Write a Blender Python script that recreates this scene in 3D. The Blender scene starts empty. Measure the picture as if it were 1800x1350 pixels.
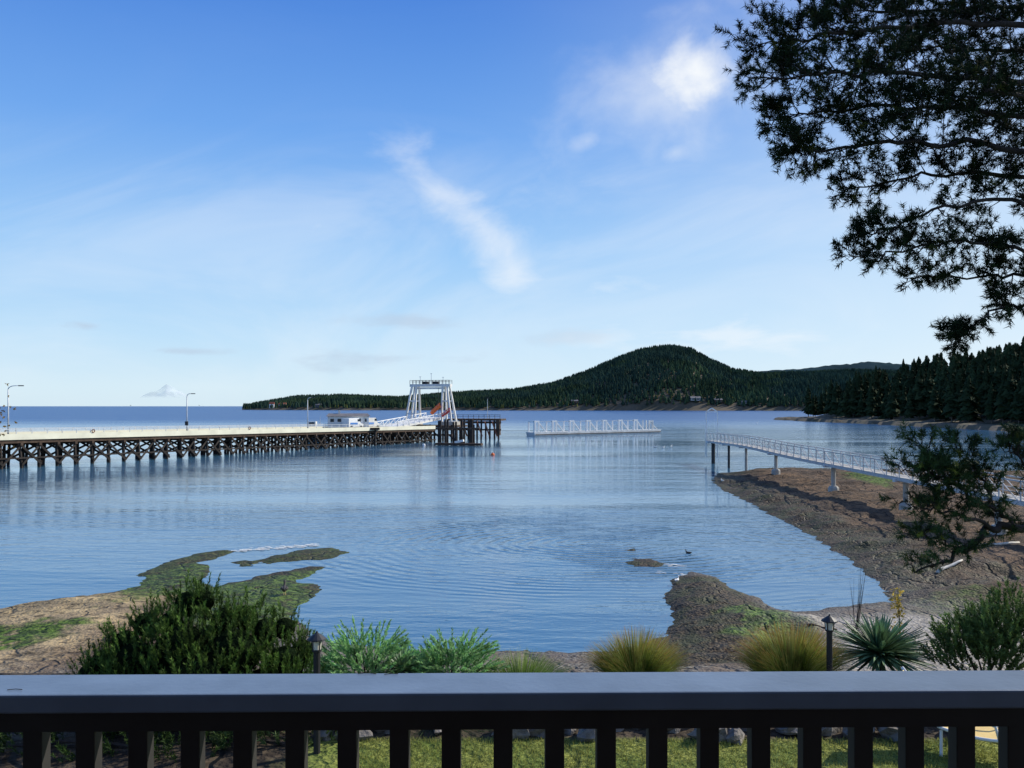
import bpy, math, random
import numpy as np
from mathutils import Vector, Matrix
random.seed(7); rng=np.random.default_rng(7)
F=1556.; H=9.0; PI=math.pi
sc=bpy.context.scene; COL=sc.collection
def wp(x,y,z=0.0):
    d=(H-z)*F/(y-714.); return ((x-900)/F*d, d)
def at(x,y,Y): return Vector(((x-900)/F*Y, Y, H-(y-714)/F*Y))
# ---------------------------------------------------------------- materials
def nd(nt,t,**k):
    n=nt.nodes.new(t)
    for a,b in k.items(): setattr(n,a,b)
    return n
def mat(name,c,r=.8,var=.25,scale=4.,bump=0.,metal=0.,attr=False,c2=None,spec=.4,bscale=None,trans=0.):
    m=bpy.data.materials.new(name); m.use_nodes=True; nt=m.node_tree; L=nt.links.new
    b=nt.nodes['Principled BSDF']; b.inputs['Roughness'].default_value=r; b.inputs['Metallic'].default_value=metal
    b.inputs['Specular IOR Level'].default_value=spec
    tc=nd(nt,'ShaderNodeTexCoord'); no=nd(nt,'ShaderNodeTexNoise'); no.inputs['Scale'].default_value=scale; no.inputs['Detail'].default_value=1 if attr else 5
    L(tc.outputs['Object'],no.inputs['Vector'])
    rp=nd(nt,'ShaderNodeMapRange'); rp.inputs[1].default_value=.3; rp.inputs[2].default_value=.7; L(no.outputs[0],rp.inputs[0])
    mx=nd(nt,'ShaderNodeMix',data_type='RGBA'); L(rp.outputs[0],mx.inputs[0])
    a=[v*(1-var) for v in c]; e=list(c2) if c2 else [min(1,v*(1+var)) for v in c]
    mx.inputs[6].default_value=(*a,1); mx.inputs[7].default_value=(*e,1); out=mx.outputs[2]
    if attr:
        at_=nd(nt,'ShaderNodeAttribute',attribute_name='Col'); m2=nd(nt,'ShaderNodeMix',data_type='RGBA',blend_type='MULTIPLY'); m2.inputs[0].default_value=1
        L(out,m2.inputs[6]); L(at_.outputs[0],m2.inputs[7]); out=m2.outputs[2]
    L(out,b.inputs['Base Color'])
    if bump:
        bp=nd(nt,'ShaderNodeBump'); bp.inputs['Distance'].default_value=bump; bp.inputs['Strength'].default_value=1
        n2=nd(nt,'ShaderNodeTexNoise'); n2.inputs['Scale'].default_value=bscale or scale*3; n2.inputs['Detail'].default_value=4; L(tc.outputs['Object'],n2.inputs['Vector'])
        L(n2.outputs[0],bp.inputs['Height']); L(bp.outputs[0],b.inputs['Normal'])
    if trans:
        tr=nd(nt,'ShaderNodeBsdfTranslucent'); L(out,tr.inputs[0]); ms=nd(nt,'ShaderNodeMixShader'); ms.inputs[0].default_value=trans
        L(b.outputs[0],ms.inputs[1]); L(tr.outputs[0],ms.inputs[2]); L(ms.outputs[0],nt.nodes['Material Output'].inputs[0])
    return m
MT=dict(
 paint=mat('rail_paint',(.15,.20,.27),.36,.12,9,.0006,bscale=60),
 shadepaint=mat('shaded_rail_paint',(.030,.028,.028),.6,.2,9),  # same paint as the top rail, darkened to carry the shade on these faces
 needle=mat('pine_needles',(.022,.034,.014),.85,.35,2,attr=True,spec=.1),
 bark=mat('pine_bark',(.040,.030,.024),.95,.5,7,.02),
 mugo=mat('mugo_needles',(.06,.105,.028),.7,.35,2.5,attr=True,spec=.25,trans=.2),
 jun=mat('juniper_foliage',(.27,.44,.22),.8,.3,3,attr=True,spec=.2,trans=.3),
 grassy=mat('grass_blades',(.9,.9,.9),.7,.2,4,attr=True,spec=.2,trans=.35),
 yucca=mat('yucca_leaf',(.14,.23,.11),.45,.3,5,attr=True,spec=.4,trans=.1),
 leaf=mat('shrub_leaf',(.12,.18,.065),.7,.3,5,attr=True,spec=.3,trans=.25),
 autumn=mat('autumn_leaf',(.3,.2,.06),.7,.4,5,attr=True,spec=.3,trans=.3),
 fir=mat('fir_foliage',(.036,.055,.022),.9,.35,.06,attr=True,spec=.1),
 farfir=mat('haze_tinted_far_fir',(.036,.064,.045),.95,.3,.01,attr=True,spec=0),  # bluish haze of distance mixed into the foliage colour
 creo=mat('creosoted_pile',(.035,.027,.022),.9,.5,1.2,.01),
 timber=mat('brown_timber',(.075,.048,.032),.9,.4,1.5,.01),
 rust=mat('rust_red_steel',(.20,.075,.045),.8,.4,1.2),
 cream=mat('cream_painted_kerb',(.80,.76,.58),.7,.12,.4),
 galv=mat('galvanised_steel',(.6,.61,.61),.5,.15,3,metal=.1),
 dull=mat('dull_aluminium',(.50,.49,.47),.6,.15,3),
 white=mat('white_paint',(.8,.8,.78),.55,.08,2),
 offw=mat('weathered_white',(.70,.69,.65),.7,.18,.6),
 conc=mat('concrete',(.42,.40,.36),.9,.2,1.5,.01),
 firbark=mat('fir_bark',(.20,.17,.14),.9,.3,.5),
 asph=mat('asphalt',(.06,.06,.06),.9,.2,1),
 dark=mat('dark_metal',(.025,.025,.028),.5,.2,5),
 roof=mat('grey_roof',(.16,.15,.15),.8,.2,1),
 redroof=mat('red_roof',(.30,.09,.05),.8,.2,1),
 glass=mat('window_glass',(.03,.045,.06),.12,.1,1,spec=.6),
 orange=mat('orange_paint',(.85,.16,.03),.5,.1,1),
 red=mat('red_paint',(.62,.06,.04),.5,.1,1),
 blue=mat('blue_paint',(.05,.2,.55),.5,.1,1),
 frost=mat('frosted_lamp_glass',(.75,.72,.62),.3,.05,5),
 rock=mat('garden_boulder',(.19,.17,.15),.95,.55,5,.04),
 wood=mat('driftwood',(.62,.58,.5),.8,.2,3,.01),
 slat=mat('yellow_slats',(.80,.58,.22),.5,.12,4),
 feath=mat('white_feathers',(.75,.74,.7),.8,.1,8),
 dfeath=mat('dark_feathers',(.05,.045,.04),.8,.3,8),
 wallp=mat('house_siding',(.12,.13,.14),.8,.1,1),
 brownneedle=mat('dry_needle',(.07,.045,.03),.8,.3,8),
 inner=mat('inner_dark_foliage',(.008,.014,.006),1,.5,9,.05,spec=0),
)
# ---------------------------------------------------------------- builders
RM={}
def rootmat(loc,rz=0): return Matrix.Translation(Vector(loc))@Matrix.Rotation(rz,4,'Z')
def tag(o,label=None,cat=None,group=None,kind=None):
    if label: o['label']=label
    if cat: o['category']=cat
    if group: o['group']=group
    if kind: o['kind']=kind
    return o
def thing(name,loc,label,cat,group=None,rz=0):
    o=bpy.data.objects.new(name,None); COL.objects.link(o); o.location=loc; o.rotation_euler=(0,0,rz); o.empty_display_size=.2
    RM[o.name]=rootmat(loc,rz); return tag(o,label,cat,group)
def link(name,me,parent=None,org=None,rz=0):
    o=bpy.data.objects.new(name,me); COL.objects.link(o)
    if parent: o.parent=parent; RM[o.name]=RM[parent.name]
    elif org is not None:
        o.location=org; o.rotation_euler=(0,0,rz); RM[o.name]=rootmat(org,rz)
    else: RM[o.name]=Matrix.Identity(4)
    return o
class MB:
    def __init__(s): s.v=[]; s.f=[]; s.m=Matrix.Identity(4)
    def add(s,vs,fs):
        n=len(s.v); s.v+=[s.m@Vector(p) for p in vs]; s.f+=[tuple(n+i for i in f) for f in fs]; return s
    def box(s,c,d,rz=0):
        c=Vector(c); R=Matrix.Rotation(rz,3,'Z'); x,y,z=[a/2 for a in d]
        vs=[c+R@Vector((i*x,j*y,k*z)) for i,j,k in ((-1,-1,-1),(1,-1,-1),(1,1,-1),(-1,1,-1),(-1,-1,1),(1,-1,1),(1,1,1),(-1,1,1))]
        return s.add(vs,[(0,3,2,1),(4,5,6,7),(0,1,5,4),(1,2,6,5),(2,3,7,6),(3,0,4,7)])
    def bar(s,p,q,w,h=None):
        p=Vector(p);q=Vector(q);h=h or w; d=(q-p).normalized(); u=Vector((0,0,1)) if abs(d.z)<.95 else Vector((1,0,0))
        a=d.cross(u).normalized()*w/2; b=a.normalized().cross(d).normalized()*h/2
        vs=[e+i*a+j*b for e in (p,q) for i,j in ((-1,-1),(1,-1),(1,1),(-1,1))]
        return s.add(vs,[(0,1,2,3),(4,7,6,5),(0,4,5,1),(1,5,6,2),(2,6,7,3),(3,7,4,0)])
    def tube(s,pts,rad,n=8):
        pts=[Vector(p) for p in pts]; m=len(pts)
        if not hasattr(rad,'__len__'): rad=[rad]*m
        vs=[];fs=[]; a=None
        for i,p in enumerate(pts):
            d=(pts[min(i+1,m-1)]-pts[max(i-1,0)]).normalized()
            if a is None: a=d.orthogonal().normalized()
            else: a=(a-d*a.dot(d)).normalized()
            b=d.cross(a)
            for k in range(n):
                t=2*PI*k/n; vs.append(p+(a*math.cos(t)+b*math.sin(t))*rad[i])
        for i in range(m-1):
            for k in range(n):
                k2=(k+1)%n; fs.append((i*n+k,i*n+k2,(i+1)*n+k2,(i+1)*n+k))
        fs.append(tuple(range(n-1,-1,-1))); fs.append(tuple((m-1)*n+k for k in range(n)))
        return s.add(vs,fs)
    def lathe(s,c,prof,n=12):
        c=Vector(c); vs=[];fs=[]
        for r,z in prof:
            for k in range(n):
                t=2*PI*(k+.5)/n; vs.append(c+Vector((r*math.cos(t),r*math.sin(t),z)))
        for i in range(len(prof)-1):
            for k in range(n):
                k2=(k+1)%n; fs.append((i*n+k,i*n+k2,(i+1)*n+k2,(i+1)*n+k))
        fs.append(tuple(range(n-1,-1,-1))); fs.append(tuple((len(prof)-1)*n+k for k in range(n)))
        return s.add(vs,fs)
    def prism(s,poly,z0,z1):
        n=len(poly); vs=[(x,y,z0) for x,y in poly]+[(x,y,z1) for x,y in poly]
        return s.add(vs,[tuple(range(n-1,-1,-1)),tuple(range(n,2*n))]+[(i,(i+1)%n,n+(i+1)%n,n+i) for i in range(n)])
    def build(s,name,m,parent=None,org=None,rz=0,local=False,smooth=False,bevel=0):
        vs=s.v
        M=RM[parent.name] if parent else (rootmat(org,rz) if org is not None else None)
        if M is not None and not local:
            I=M.inverted(); vs=[I@v for v in vs]
        me=bpy.data.meshes.new(name); me.from_pydata([tuple(v) for v in vs],[],s.f); me.materials.append(m)
        if smooth: me.polygons.foreach_set('use_smooth',[True]*len(me.polygons))
        o=link(name,me,parent,org,rz)
        if bevel:
            b=o.modifiers.new('bevel','BEVEL'); b.width=bevel; b.segments=2; b.limit_method='ANGLE'
        return o
def nrm(a): return a/np.maximum(np.linalg.norm(a,axis=-1,keepdims=True),1e-9)
class Tri:
    def __init__(s): s.v=[]; s.c=[]
    def add(s,v,c): s.v.append(v.astype(np.float32)); s.c.append(np.broadcast_to(c,v.shape).astype(np.float32)); return s
    def needles(s,P,A,n,axlen,L,w,spread,col,cv=.3,tip=None):
        P=np.asarray(P,float); A=nrm(np.asarray(A,float)); T=len(P)
        tc=1+cv*(rng.random(T)-.5)*2
        P=np.repeat(P,n,0);A=np.repeat(A,n,0);tc=np.repeat(tc,n)[:,None]; N=T*n
        t=rng.random(N)[:,None]; ax=axlen if np.isscalar(axlen) else np.repeat(axlen,n)[:,None]
        base=P+A*t*ax
        R=rng.normal(size=(N,3)); R=nrm(R-A*(R*A).sum(1,keepdims=True))
        sp=(spread*(.6+.8*rng.random(N)))[:,None]
        D=A*np.cos(sp)+R*np.sin(sp); l=(L*(.7+.6*rng.random(N)))[:,None]
        S=nrm(np.cross(D,rng.normal(size=(N,3))))*w/2
        v=np.stack([base-S,base+S,base+D*l],1)
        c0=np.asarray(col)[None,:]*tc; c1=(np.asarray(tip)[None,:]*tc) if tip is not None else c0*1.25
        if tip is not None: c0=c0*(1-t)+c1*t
        c=np.stack([c0,c0,c1],1); return s.add(v,c)
    def build(s,name,m,parent=None,org=None,rz=0,local=False):
        v=np.concatenate(s.v); c=np.concatenate(s.c); k=len(v); v=v.reshape(-1,3); c=c.reshape(-1,3)
        M=RM[parent.name] if parent else (rootmat(org,rz) if org is not None else None)
        if M is not None and not local:
            I=np.array(M.inverted()); v=v@I[:3,:3].T+I[:3,3]
        me=bpy.data.meshes.new(name); me.vertices.add(len(v)); me.vertices.foreach_set('co',v.astype(np.float32).ravel())
        me.loops.add(len(v)); me.loops.foreach_set('vertex_index',np.arange(len(v),dtype=np.int32))
        me.polygons.add(k); me.polygons.foreach_set('loop_start',np.arange(0,3*k,3,dtype=np.int32)); me.update(calc_edges=True)
        a=me.color_attributes.new('Col','FLOAT_COLOR','POINT'); a.data.foreach_set('color',np.hstack([c,np.ones((len(c),1))]).astype(np.float32).ravel())
        me.materials.append(m); return link(name,me,parent,org,rz)
# ---------------------------------------------------------------- noise / polygons
TB=np.random.default_rng(3).random((256,256))
def vn(x,y):
    xi=np.floor(x).astype(int); yi=np.floor(y).astype(int); fx=x-xi; fy=y-yi; fx=fx*fx*(3-2*fx); fy=fy*fy*(3-2*fy)
    g=lambda a,b: TB[a&255,b&255]
    return (g(xi,yi)*(1-fx)+g(xi+1,yi)*fx)*(1-fy)+(g(xi,yi+1)*(1-fx)+g(xi+1,yi+1)*fx)*fy
def fbm(x,y,o=5,f=1.):
    r=0;a=.5
    for i in range(o): r=r+a*vn(x*f+17.3*i,y*f+9.1*i); f*=2.03; a*=.5
    return r
def sd(poly,X,Y):
    P=np.array(poly,float); n=len(P); d=np.full(X.shape,1e18); ins=np.zeros(X.shape,bool)
    for i in range(n):
        x0,y0=P[i]; x1,y1=P[(i+1)%n]; ex,ey=x1-x0,y1-y0; wx,wy=X-x0,Y-y0
        t=np.clip((wx*ex+wy*ey)/(ex*ex+ey*ey+1e-12),0,1); d=np.minimum(d,(wx-ex*t)**2+(wy-ey*t)**2)
        if y1!=y0:
            c=((y0>Y)!=(y1>Y))&(X<ex*(Y-y0)/(y1-y0)+x0); ins^=c
    d=np.sqrt(d); return np.where(ins,d,-d)
def sst(a,b,x): t=np.clip((x-a)/(b-a),0,1); return t*t*(3-2*t)
def grid_mesh(name,X,Y,Z,cols,m,kind='structure'):
    ny,nx=X.shape; v=np.stack([X,Y,Z],-1).reshape(-1,3).astype(np.float32)
    i=np.arange(ny*nx).reshape(ny,nx); q=np.stack([i[:-1,:-1],i[:-1,1:],i[1:,1:],i[1:,:-1]],-1).reshape(-1,4).astype(np.int32)
    me=bpy.data.meshes.new(name); me.vertices.add(len(v)); me.vertices.foreach_set('co',v.ravel()); me.loops.add(q.size); me.loops.foreach_set('vertex_index',q.ravel())
    me.polygons.add(len(q)); me.polygons.foreach_set('loop_start',np.arange(0,q.size,4,dtype=np.int32)); me.update(calc_edges=True)
    me.polygons.foreach_set('use_smooth',np.ones(len(q),bool))
    if cols is not None:
        a=me.color_attributes.new('Col','FLOAT_COLOR','POINT'); c=np.ones((len(v),4),np.float32)
        for k,cc in enumerate(cols): c[:,k]=cc.ravel()
        a.data.foreach_set('color',c.ravel())
    me.materials.append(m); o=link(name,me); tag(o,kind=kind); return o
# ---------------------------------------------------------------- near ground
land=[wp(*p) for p in [(-900,1120),(-300,1080),(0,1070),(95,1054),(180,1044),(245,1030),(262,1014),(300,1000),(335,988),(368,992),(368,1008),(348,1024),(380,1030),(430,1020),(500,1004),(548,995),(576,996),(540,1014),(528,1022),(566,1028),(558,1046),(525,1062),(512,1085),(540,1115),(590,1132),(700,1141),(860,1145),(1000,1148),(1100,1142),(1170,1122),(1184,1090),(1172,1055),(1182,1020),(1215,1006),(1262,1014),(1285,1038),(1330,1052),(1362,1072),(1400,1078),(1440,1070),(1520,1062),(1572,1060),(1560,1042),(1543,1022),(1480,975),(1400,926),(1345,900),(1310,880),(1270,862),(1252,845),(1262,832),(1320,827),(1400,828),(1500,831),(1600,826),(1750,832),(2000,838),(2600,850)]]+[(130,-12),(-70,-12)]
isl=[[wp(*p) for p in q] for q in (
 [(240,1010),(300,986),(345,974),(400,966),(412,970),(372,982),(335,992),(300,1004),(262,1016)],
 [(450,986),(500,974),(545,965),(580,963),(608,972),(585,981),(520,986),(475,991)],
 [(412,989),(430,985),(452,990),(440,996),(420,996)],
 [(1092,990),(1110,980),(1148,981),(1182,990),(1160,999),(1112,997)],
 [(1088,966),(1120,962),(1130,968),(1100,972)])]
ys=[3.]
while ys[-1]<140: ys.append(ys[-1]+.09+ys[-1]*.0032)
ys=np.array(ys); xs=np.arange(-60,85,.22); X,Y=np.meshgrid(xs,ys)
wob=(fbm(X,Y,5,.9)-.47)*1.7+(fbm(X+9,Y,4,2.6)-.47)*1.1
d=sd(land,X,Y)
di=np.full(X.shape,-99.)
for q in isl: di=np.maximum(di,sd(q,X,Y))
dm=np.maximum(d,di+.1-.35*(X>0))+wob*.5
flat=sst(14,22,X)*sst(33,40,Y)
reefL=sst(-7.0,-10,X)
reefR=sst(0,1.2,sd([wp(*p,.4) for p in [(1150,1180),(1170,1000),(1290,1005),(1345,1060),(1440,1085),(1440,1118),(1350,1175)]],X,Y)+.6)
rocky=np.clip(np.maximum.reduce([flat,reefL*sst(26,30,Y),reefR,sst(-1.5,-.3,di)]),0,1)
outer=np.maximum(sst(-1.5,-.5,di),reefL*np.clip(sst(-20,-14,X)*sst(37,40,Y)+sst(41,44,Y),0,1))
slab=sst(-13,-17,X)*sst(27,30,Y)*sst(44,41,Y)
lay=fbm(X*.35+Y*.12,Y*.5,5,.55)
steps=(np.floor(lay*14)/14*.6+lay*.4-.45)
Z=np.where(dm>0,(.30+.12*rocky)*(1-outer*.66)*(1-np.exp(-np.maximum(dm,0)/(1.1+1.6*flat+2*slab))),.35*dm)
Z+=np.clip(dm,0,1.5)/1.5*(rocky*(1-outer*.85)*(steps*(1.15-.35*slab)+.10*(1-slab)*(fbm(X,Y,4,2.2)-.45)+.10*(1-slab*.7)*(fbm(X,Y,3,5)-.45))+(1-rocky)*.05*(fbm(X,Y,4,1.5)-.4)+outer*.10*(fbm(X,Y,4,3.)-.5))
Z+=flat*np.clip(dm/14,0,1)*.5
Z=np.where((dm>.1)&(Z<.02)&(outer<.5),.03,Z)
beach=sst(36,25,Y); Z+=np.where(dm>0,beach*(.45-.25*slab)*np.clip(dm/4,0,1),0)
g=sst(24.2,16.4,Y); Z=Z*(1-g)+(3.9+.05*(fbm(X,Y,3,.6)-.45))*g
def pm(poly,soft=1.,z=.5): return sst(-soft,soft,sd([wp(*p,z) for p in poly],X,Y)+(fbm(X+40,Y,4,.9)-.47)*3)
algae=np.maximum.reduce([pm([(-100,1100),(60,1098),(150,1088),(120,1118),(0,1145),(-100,1150)],.5),.8*pm([(235,1010),(330,985),(375,990),(355,1030),(250,1055),(190,1070)],.5,.2),
  .8*pm([(350,1030),(560,992),(575,1050),(530,1085),(440,1110),(330,1090)],.6,.2),pm([(1275,1066),(1400,1072),(1455,1098),(1400,1125),(1320,1118)],.35),pm([(1480,838),(1560,836),(1580,850),(1560,862),(1500,852)],1),.3*sst(-1,0,di)*(X<0),.6*pm([(1600,1050),(1720,1040),(1720,1075),(1600,1070)],.6)])
sand=sst(0,1.6,sd([wp(*p,.5) for p in [(1330,1068),(1600,1066),(1900,1075),(2300,1080),(2300,1250),(1300,1250),(1330,1160),(1420,1110)]],X,Y)+(fbm(X,Y,3,.8)-.4))
edge=np.clip(sst(7,1.5,dm+(fbm(X,Y,4,.35)-.47)*9)*flat+reefR+outer,0,1)*rocky
rocky2=rocky*(1-sand*sst(43,39,Y))
ground=bpy.data.materials.new('shore_ground'); ground.use_nodes=True; nt=ground.node_tree; L=nt.links.new
bs=nt.nodes['Principled BSDF']; bs.inputs['Specular IOR Level'].default_value=.2
tc=nd(nt,'ShaderNodeTexCoord'); at0=nd(nt,'ShaderNodeAttribute',attribute_name='Col'); sp=nd(nt,'ShaderNodeSeparateColor'); L(at0.outputs[0],sp.inputs[0])
at1=at0.outputs['Alpha']
sx=nd(nt,'ShaderNodeSeparateXYZ'); L(tc.outputs['Object'],sx.inputs[0])
def noise(s,dt=5,ds=0):
    n=nd(nt,'ShaderNodeTexNoise'); n.inputs['Scale'].default_value=s; n.inputs['Detail'].default_value=min(dt,5); n.inputs['Distortion'].default_value=ds; L(tc.outputs['Object'],n.inputs['Vector']); return n.outputs[0]
def mr(v,a,b,c=0,e=1):
    n=nd(nt,'ShaderNodeMapRange',interpolation_type='SMOOTHSTEP'); n.inputs[1].default_value=a;n.inputs[2].default_value=b;n.inputs[3].default_value=c;n.inputs[4].default_value=e; L(v,n.inputs[0]); return n.outputs[0]
def mixc(f,a,b,bt='MIX'):
    n=nd(nt,'ShaderNodeMix',data_type='RGBA',blend_type=bt)
    for i,v in ((0,f),(6,a),(7,b)):
        if hasattr(v,'is_linked'): L(v,n.inputs[i])
        else: n.inputs[i].default_value=(*v,1) if isinstance(v,tuple) else v
    return n.outputs[2]
def mth(op,a,b=None,c=None):
    n=nd(nt,'ShaderNodeMath',operation=op)
    for i,v in enumerate((a,b,c)):
        if v is None: continue
        if hasattr(v,'is_linked'): L(v,n.inputs[i])
        else: n.inputs[i].default_value=v
    return n.outputs[0]
rockc=mixc(mr(noise(.35,8,.6),.35,.65),(.085,.055,.034),(.20,.125,.072)); rockc=mixc(mr(noise(2.2,6),.40,.68),rockc,(.045,.032,.022))
left=mth('MULTIPLY',mr(sx.outputs[0],-17,-13,1,0),mr(sx.outputs[1],41,44.5,1,0)); right=mth('SUBTRACT',1.,left)
slabc=mixc(mr(noise(.5,5),.35,.65),(.54,.40,.21),(.28,.21,.125)); slabc=mixc(mr(noise(2.5,5),.50,.66),slabc,(.11,.085,.05))
rockc=mixc(left,rockc,slabc)
vor=nd(nt,'ShaderNodeTexVoronoi',feature='DISTANCE_TO_EDGE'); vor.inputs['Scale'].default_value=.30; mp=nd(nt,'ShaderNodeMapping'); mp.inputs['Scale'].default_value=(1,.45,1)
nz=nd(nt,'ShaderNodeTexNoise'); nz.inputs['Scale'].default_value=.8; L(tc.outputs['Object'],nz.inputs['Vector'])
va=nd(nt,'ShaderNodeVectorMath',operation='MULTIPLY_ADD'); L(nz.outputs[1],va.inputs[0]); va.inputs[1].default_value=(2,2,2); L(tc.outputs['Object'],va.inputs[2]); L(va.outputs[0],mp.inputs[0]); L(mp.outputs[0],vor.inputs['Vector'])
crack=mth('MULTIPLY',mr(vor.outputs['Distance'],.0,.035,1,0),mr(right,0,1,.7,1)); rockc=mixc(mth('MULTIPLY',crack,.75),rockc,(.03,.022,.018))
pv=nd(nt,'ShaderNodeTexVoronoi'); pv.inputs['Scale'].default_value=9; L(tc.outputs['Object'],pv.inputs['Vector'])
musc=mixc(mr(noise(6,5),.42,.62),(.014,.011,.007),(.10,.068,.034)); musc=mixc(mr(noise(.7,5),.42,.64),musc,(.040,.042,.014))
low=mth('MAXIMUM',mr(mth('ADD',sx.outputs[2],mth('MULTIPLY',noise(.9,6),-.55)),.04,.24,1,0),at1)
low=mth('MULTIPLY',low,mr(right,0,1,.3,1))
rockc=mixc(low,rockc,musc)
alg=mixc(mr(noise(3,7),.4,.62),(.03,.052,.012),(.12,.19,.03)); rockc=mixc(mth('MULTIPLY',sp.outputs[0],mr(noise(1.3,7),.30,.48)),rockc,alg)
peb=mixc(mr(pv.outputs['Color'],.2,.8),(.08,.068,.056),(.22,.20,.17)); peb=mixc(mr(noise(.9,6),.4,.62),peb,(.14,.11,.085))
wet=mr(sx.outputs[2],.03,.22,1,0); peb=mixc(mth('MULTIPLY',wet,.6),peb,(.045,.04,.035))
sandc=mixc(mr(noise(1.2,8),.35,.65),(.25,.22,.18),(.40,.36,.30)); sandc=mixc(mr(noise(9,4),.54,.66),sandc,(.12,.10,.08)); beachc=mixc(sp.outputs[1],peb,sandc)
fin=mixc(sp.outputs[2],beachc,rockc)
hz=mr(sx.outputs[2],1.5,3.0); bed=mixc(mr(noise(4,7),.4,.6),(.03,.022,.016),(.08,.06,.04)); fin=mixc(hz,fin,bed)
lawn=mixc(mr(noise(1.2,8),.35,.68),(.13,.18,.035),(.30,.31,.07)); lawn=mixc(mr(noise(25,4),.40,.7),lawn,(.06,.09,.018))
fin=mixc(mth('MULTIPLY',mth('MULTIPLY',hz,mr(sx.outputs[1],13.4,13.7,1,0)),mr(mth('ADD',sx.outputs[0],noise(1.5,4)),-3.,-2.2)),fin,lawn)
L(fin,bs.inputs['Base Color'])
L(mr(low,0,1,.9,.65),bs.inputs['Roughness'])
bp=nd(nt,'ShaderNodeBump'); L(mr(right,0,1,.10,.15),bp.inputs['Distance']); bp.inputs['Strength'].default_value=1
hgt=mth('ADD',mth('MULTIPLY',noise(5,5),1.),mth('MULTIPLY',pv.outputs['Distance'],.3)); hgt=mth('SUBTRACT',hgt,mth('MULTIPLY',crack,.8)); L(hgt,bp.inputs['Height']); L(bp.outputs[0],bs.inputs['Normal'])
grid_mesh('ground',X,Y,Z,[algae,sand,rocky2,edge],ground)
def gz(x,y):
    j=int(np.clip(np.searchsorted(ys,y),0,len(ys)-1)); i=int(np.clip((x+60)/.22,0,len(xs)-1)); return float(Z[j,i])
# ---------------------------------------------------------------- water
wm=bpy.data.materials.new('sea_water'); wm.use_nodes=True; nt=wm.node_tree; L=nt.links.new; bs=nt.nodes['Principled BSDF']
tc=nd(nt,'ShaderNodeTexCoord'); bs.inputs['IOR'].default_value=1.33; bs.inputs['Specular IOR Level'].default_value=.5
sx=nd(nt,'ShaderNodeSeparateXYZ'); L(tc.outputs['Object'],sx.inputs[0])
def mapn(scale,s,dt=4,rot=0):
    m=nd(nt,'ShaderNodeMapping'); m.inputs['Scale'].default_value=s; m.inputs['Rotation'].default_value=(0,0,rot); L(tc.outputs['Object'],m.inputs[0])
    n=nd(nt,'ShaderNodeTexNoise'); n.inputs['Scale'].default_value=scale; n.inputs['Detail'].default_value=dt; L(m.outputs[0],n.inputs['Vector']); return n.outputs[0]
far=mr(sx.outputs[1],150,700)
chop=mapn(1.1,(.5,1.25,1),3,.15); swell=mapn(.16,(.4,1.5,1),3,.1); fine=mapn(4.5,(.6,1.3,1),2,-.2); big=mapn(.035,(.3,1.4,1),4)
wv=nd(nt,'ShaderNodeTexWave',wave_type='RINGS',rings_direction='SPHERICAL',wave_profile='SIN'); mpp=nd(nt,'ShaderNodeMapping'); mpp.inputs['Location'].default_value=(-4.5,-58,0); mpp.inputs['Scale'].default_value=(.8,1,1)
L(tc.outputs['Object'],mpp.inputs[0]); L(mpp.outputs[0],wv.inputs['Vector']); wv.inputs['Scale'].default_value=.42; wv.inputs['Distortion'].default_value=7; wv.inputs['Detail'].default_value=3; wv.inputs['Detail Scale'].default_value=.45
ln=nd(nt,'ShaderNodeVectorMath',operation='LENGTH'); L(mpp.outputs[0],ln.inputs[0]); ringm=mth('MULTIPLY',mr(ln.outputs['Value'],5,24,1,0),mr(mapn(.11,(1,1,1),2),.38,.6,.15,1))
slick=mr(mapn(.014,(.3,1.8,1),4),.40,.62,.25,1.1)
h=mth('ADD',mth('MULTIPLY',chop,.07),mth('MULTIPLY',swell,.15)); h=mth('ADD',h,mth('MULTIPLY',fine,.015)); h=mth('MULTIPLY',h,slick)
h=mth('ADD',h,mth('MULTIPLY',mth('MULTIPLY',wv.outputs[1],ringm),.038))
h=mth('ADD',h,mth('MULTIPLY',mth('MULTIPLY',big,far),5.))
bp=nd(nt,'ShaderNodeBump'); bp.inputs['Distance'].default_value=1.; bp.inputs['Strength'].default_value=1; L(h,bp.inputs['Height']); L(bp.outputs[0],bs.inputs['Normal'])
wc=mixc(far,(.058,.155,.255),(.008,.065,.20)); L(wc,bs.inputs['Base Color'])
L(mr(far,0,1,.08,.3),bs.inputs['Roughness'])
o=MB().add([(-60000,-300,0),(60000,-300,0),(60000,90000,0),(-60000,90000,0)],[(0,1,2,3)]).build('water',wm); tag(o,kind='structure')
# ---------------------------------------------------------------- far hills
hillm=mat('hill_soil',(.05,.055,.03),.95,.3,.01,c2=(.15,.115,.075)); shorem=mat('rocky_headland',(.22,.165,.115),.95,.4,.15,.3,c2=(.07,.07,.035))
def ridge(pts,x): a=np.array(pts,float); return np.interp(x,a[:,0],a[:,1])
R1=[(425,716),(450,709),(520,697),(600,695),(700,699),(790,691),(900,686),(970,675),(1030,655),(1080,633),(1120,619),(1150,613),(1185,611),(1215,616),(1245,632),(1290,652),(1340,659),(1420,655),(1500,652),(1600,655),(1800,650),(2100,650)]
def hillz(X_,Y_,Yr,R,Ys,th):
    p=X_/Y_*F+900; top=(H+(714-ridge(R,p))/F*Yr)-th; t=np.clip((Y_-Ys)/(Yr-Ys),0,1); b=np.where(Y_<Yr,t**.8*(1.7-.7*t),np.clip(1-(Y_-Yr)/700,0,1))
    return 1.5+np.maximum(top,0)*b*(1+.12*(fbm(X_,Y_,4,.006)-.45))
def shore(p): return np.interp(p,[425,480,600,900,1200,1500,2200],[2150,2050,1950,1850,1780,1700,1600])
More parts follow.
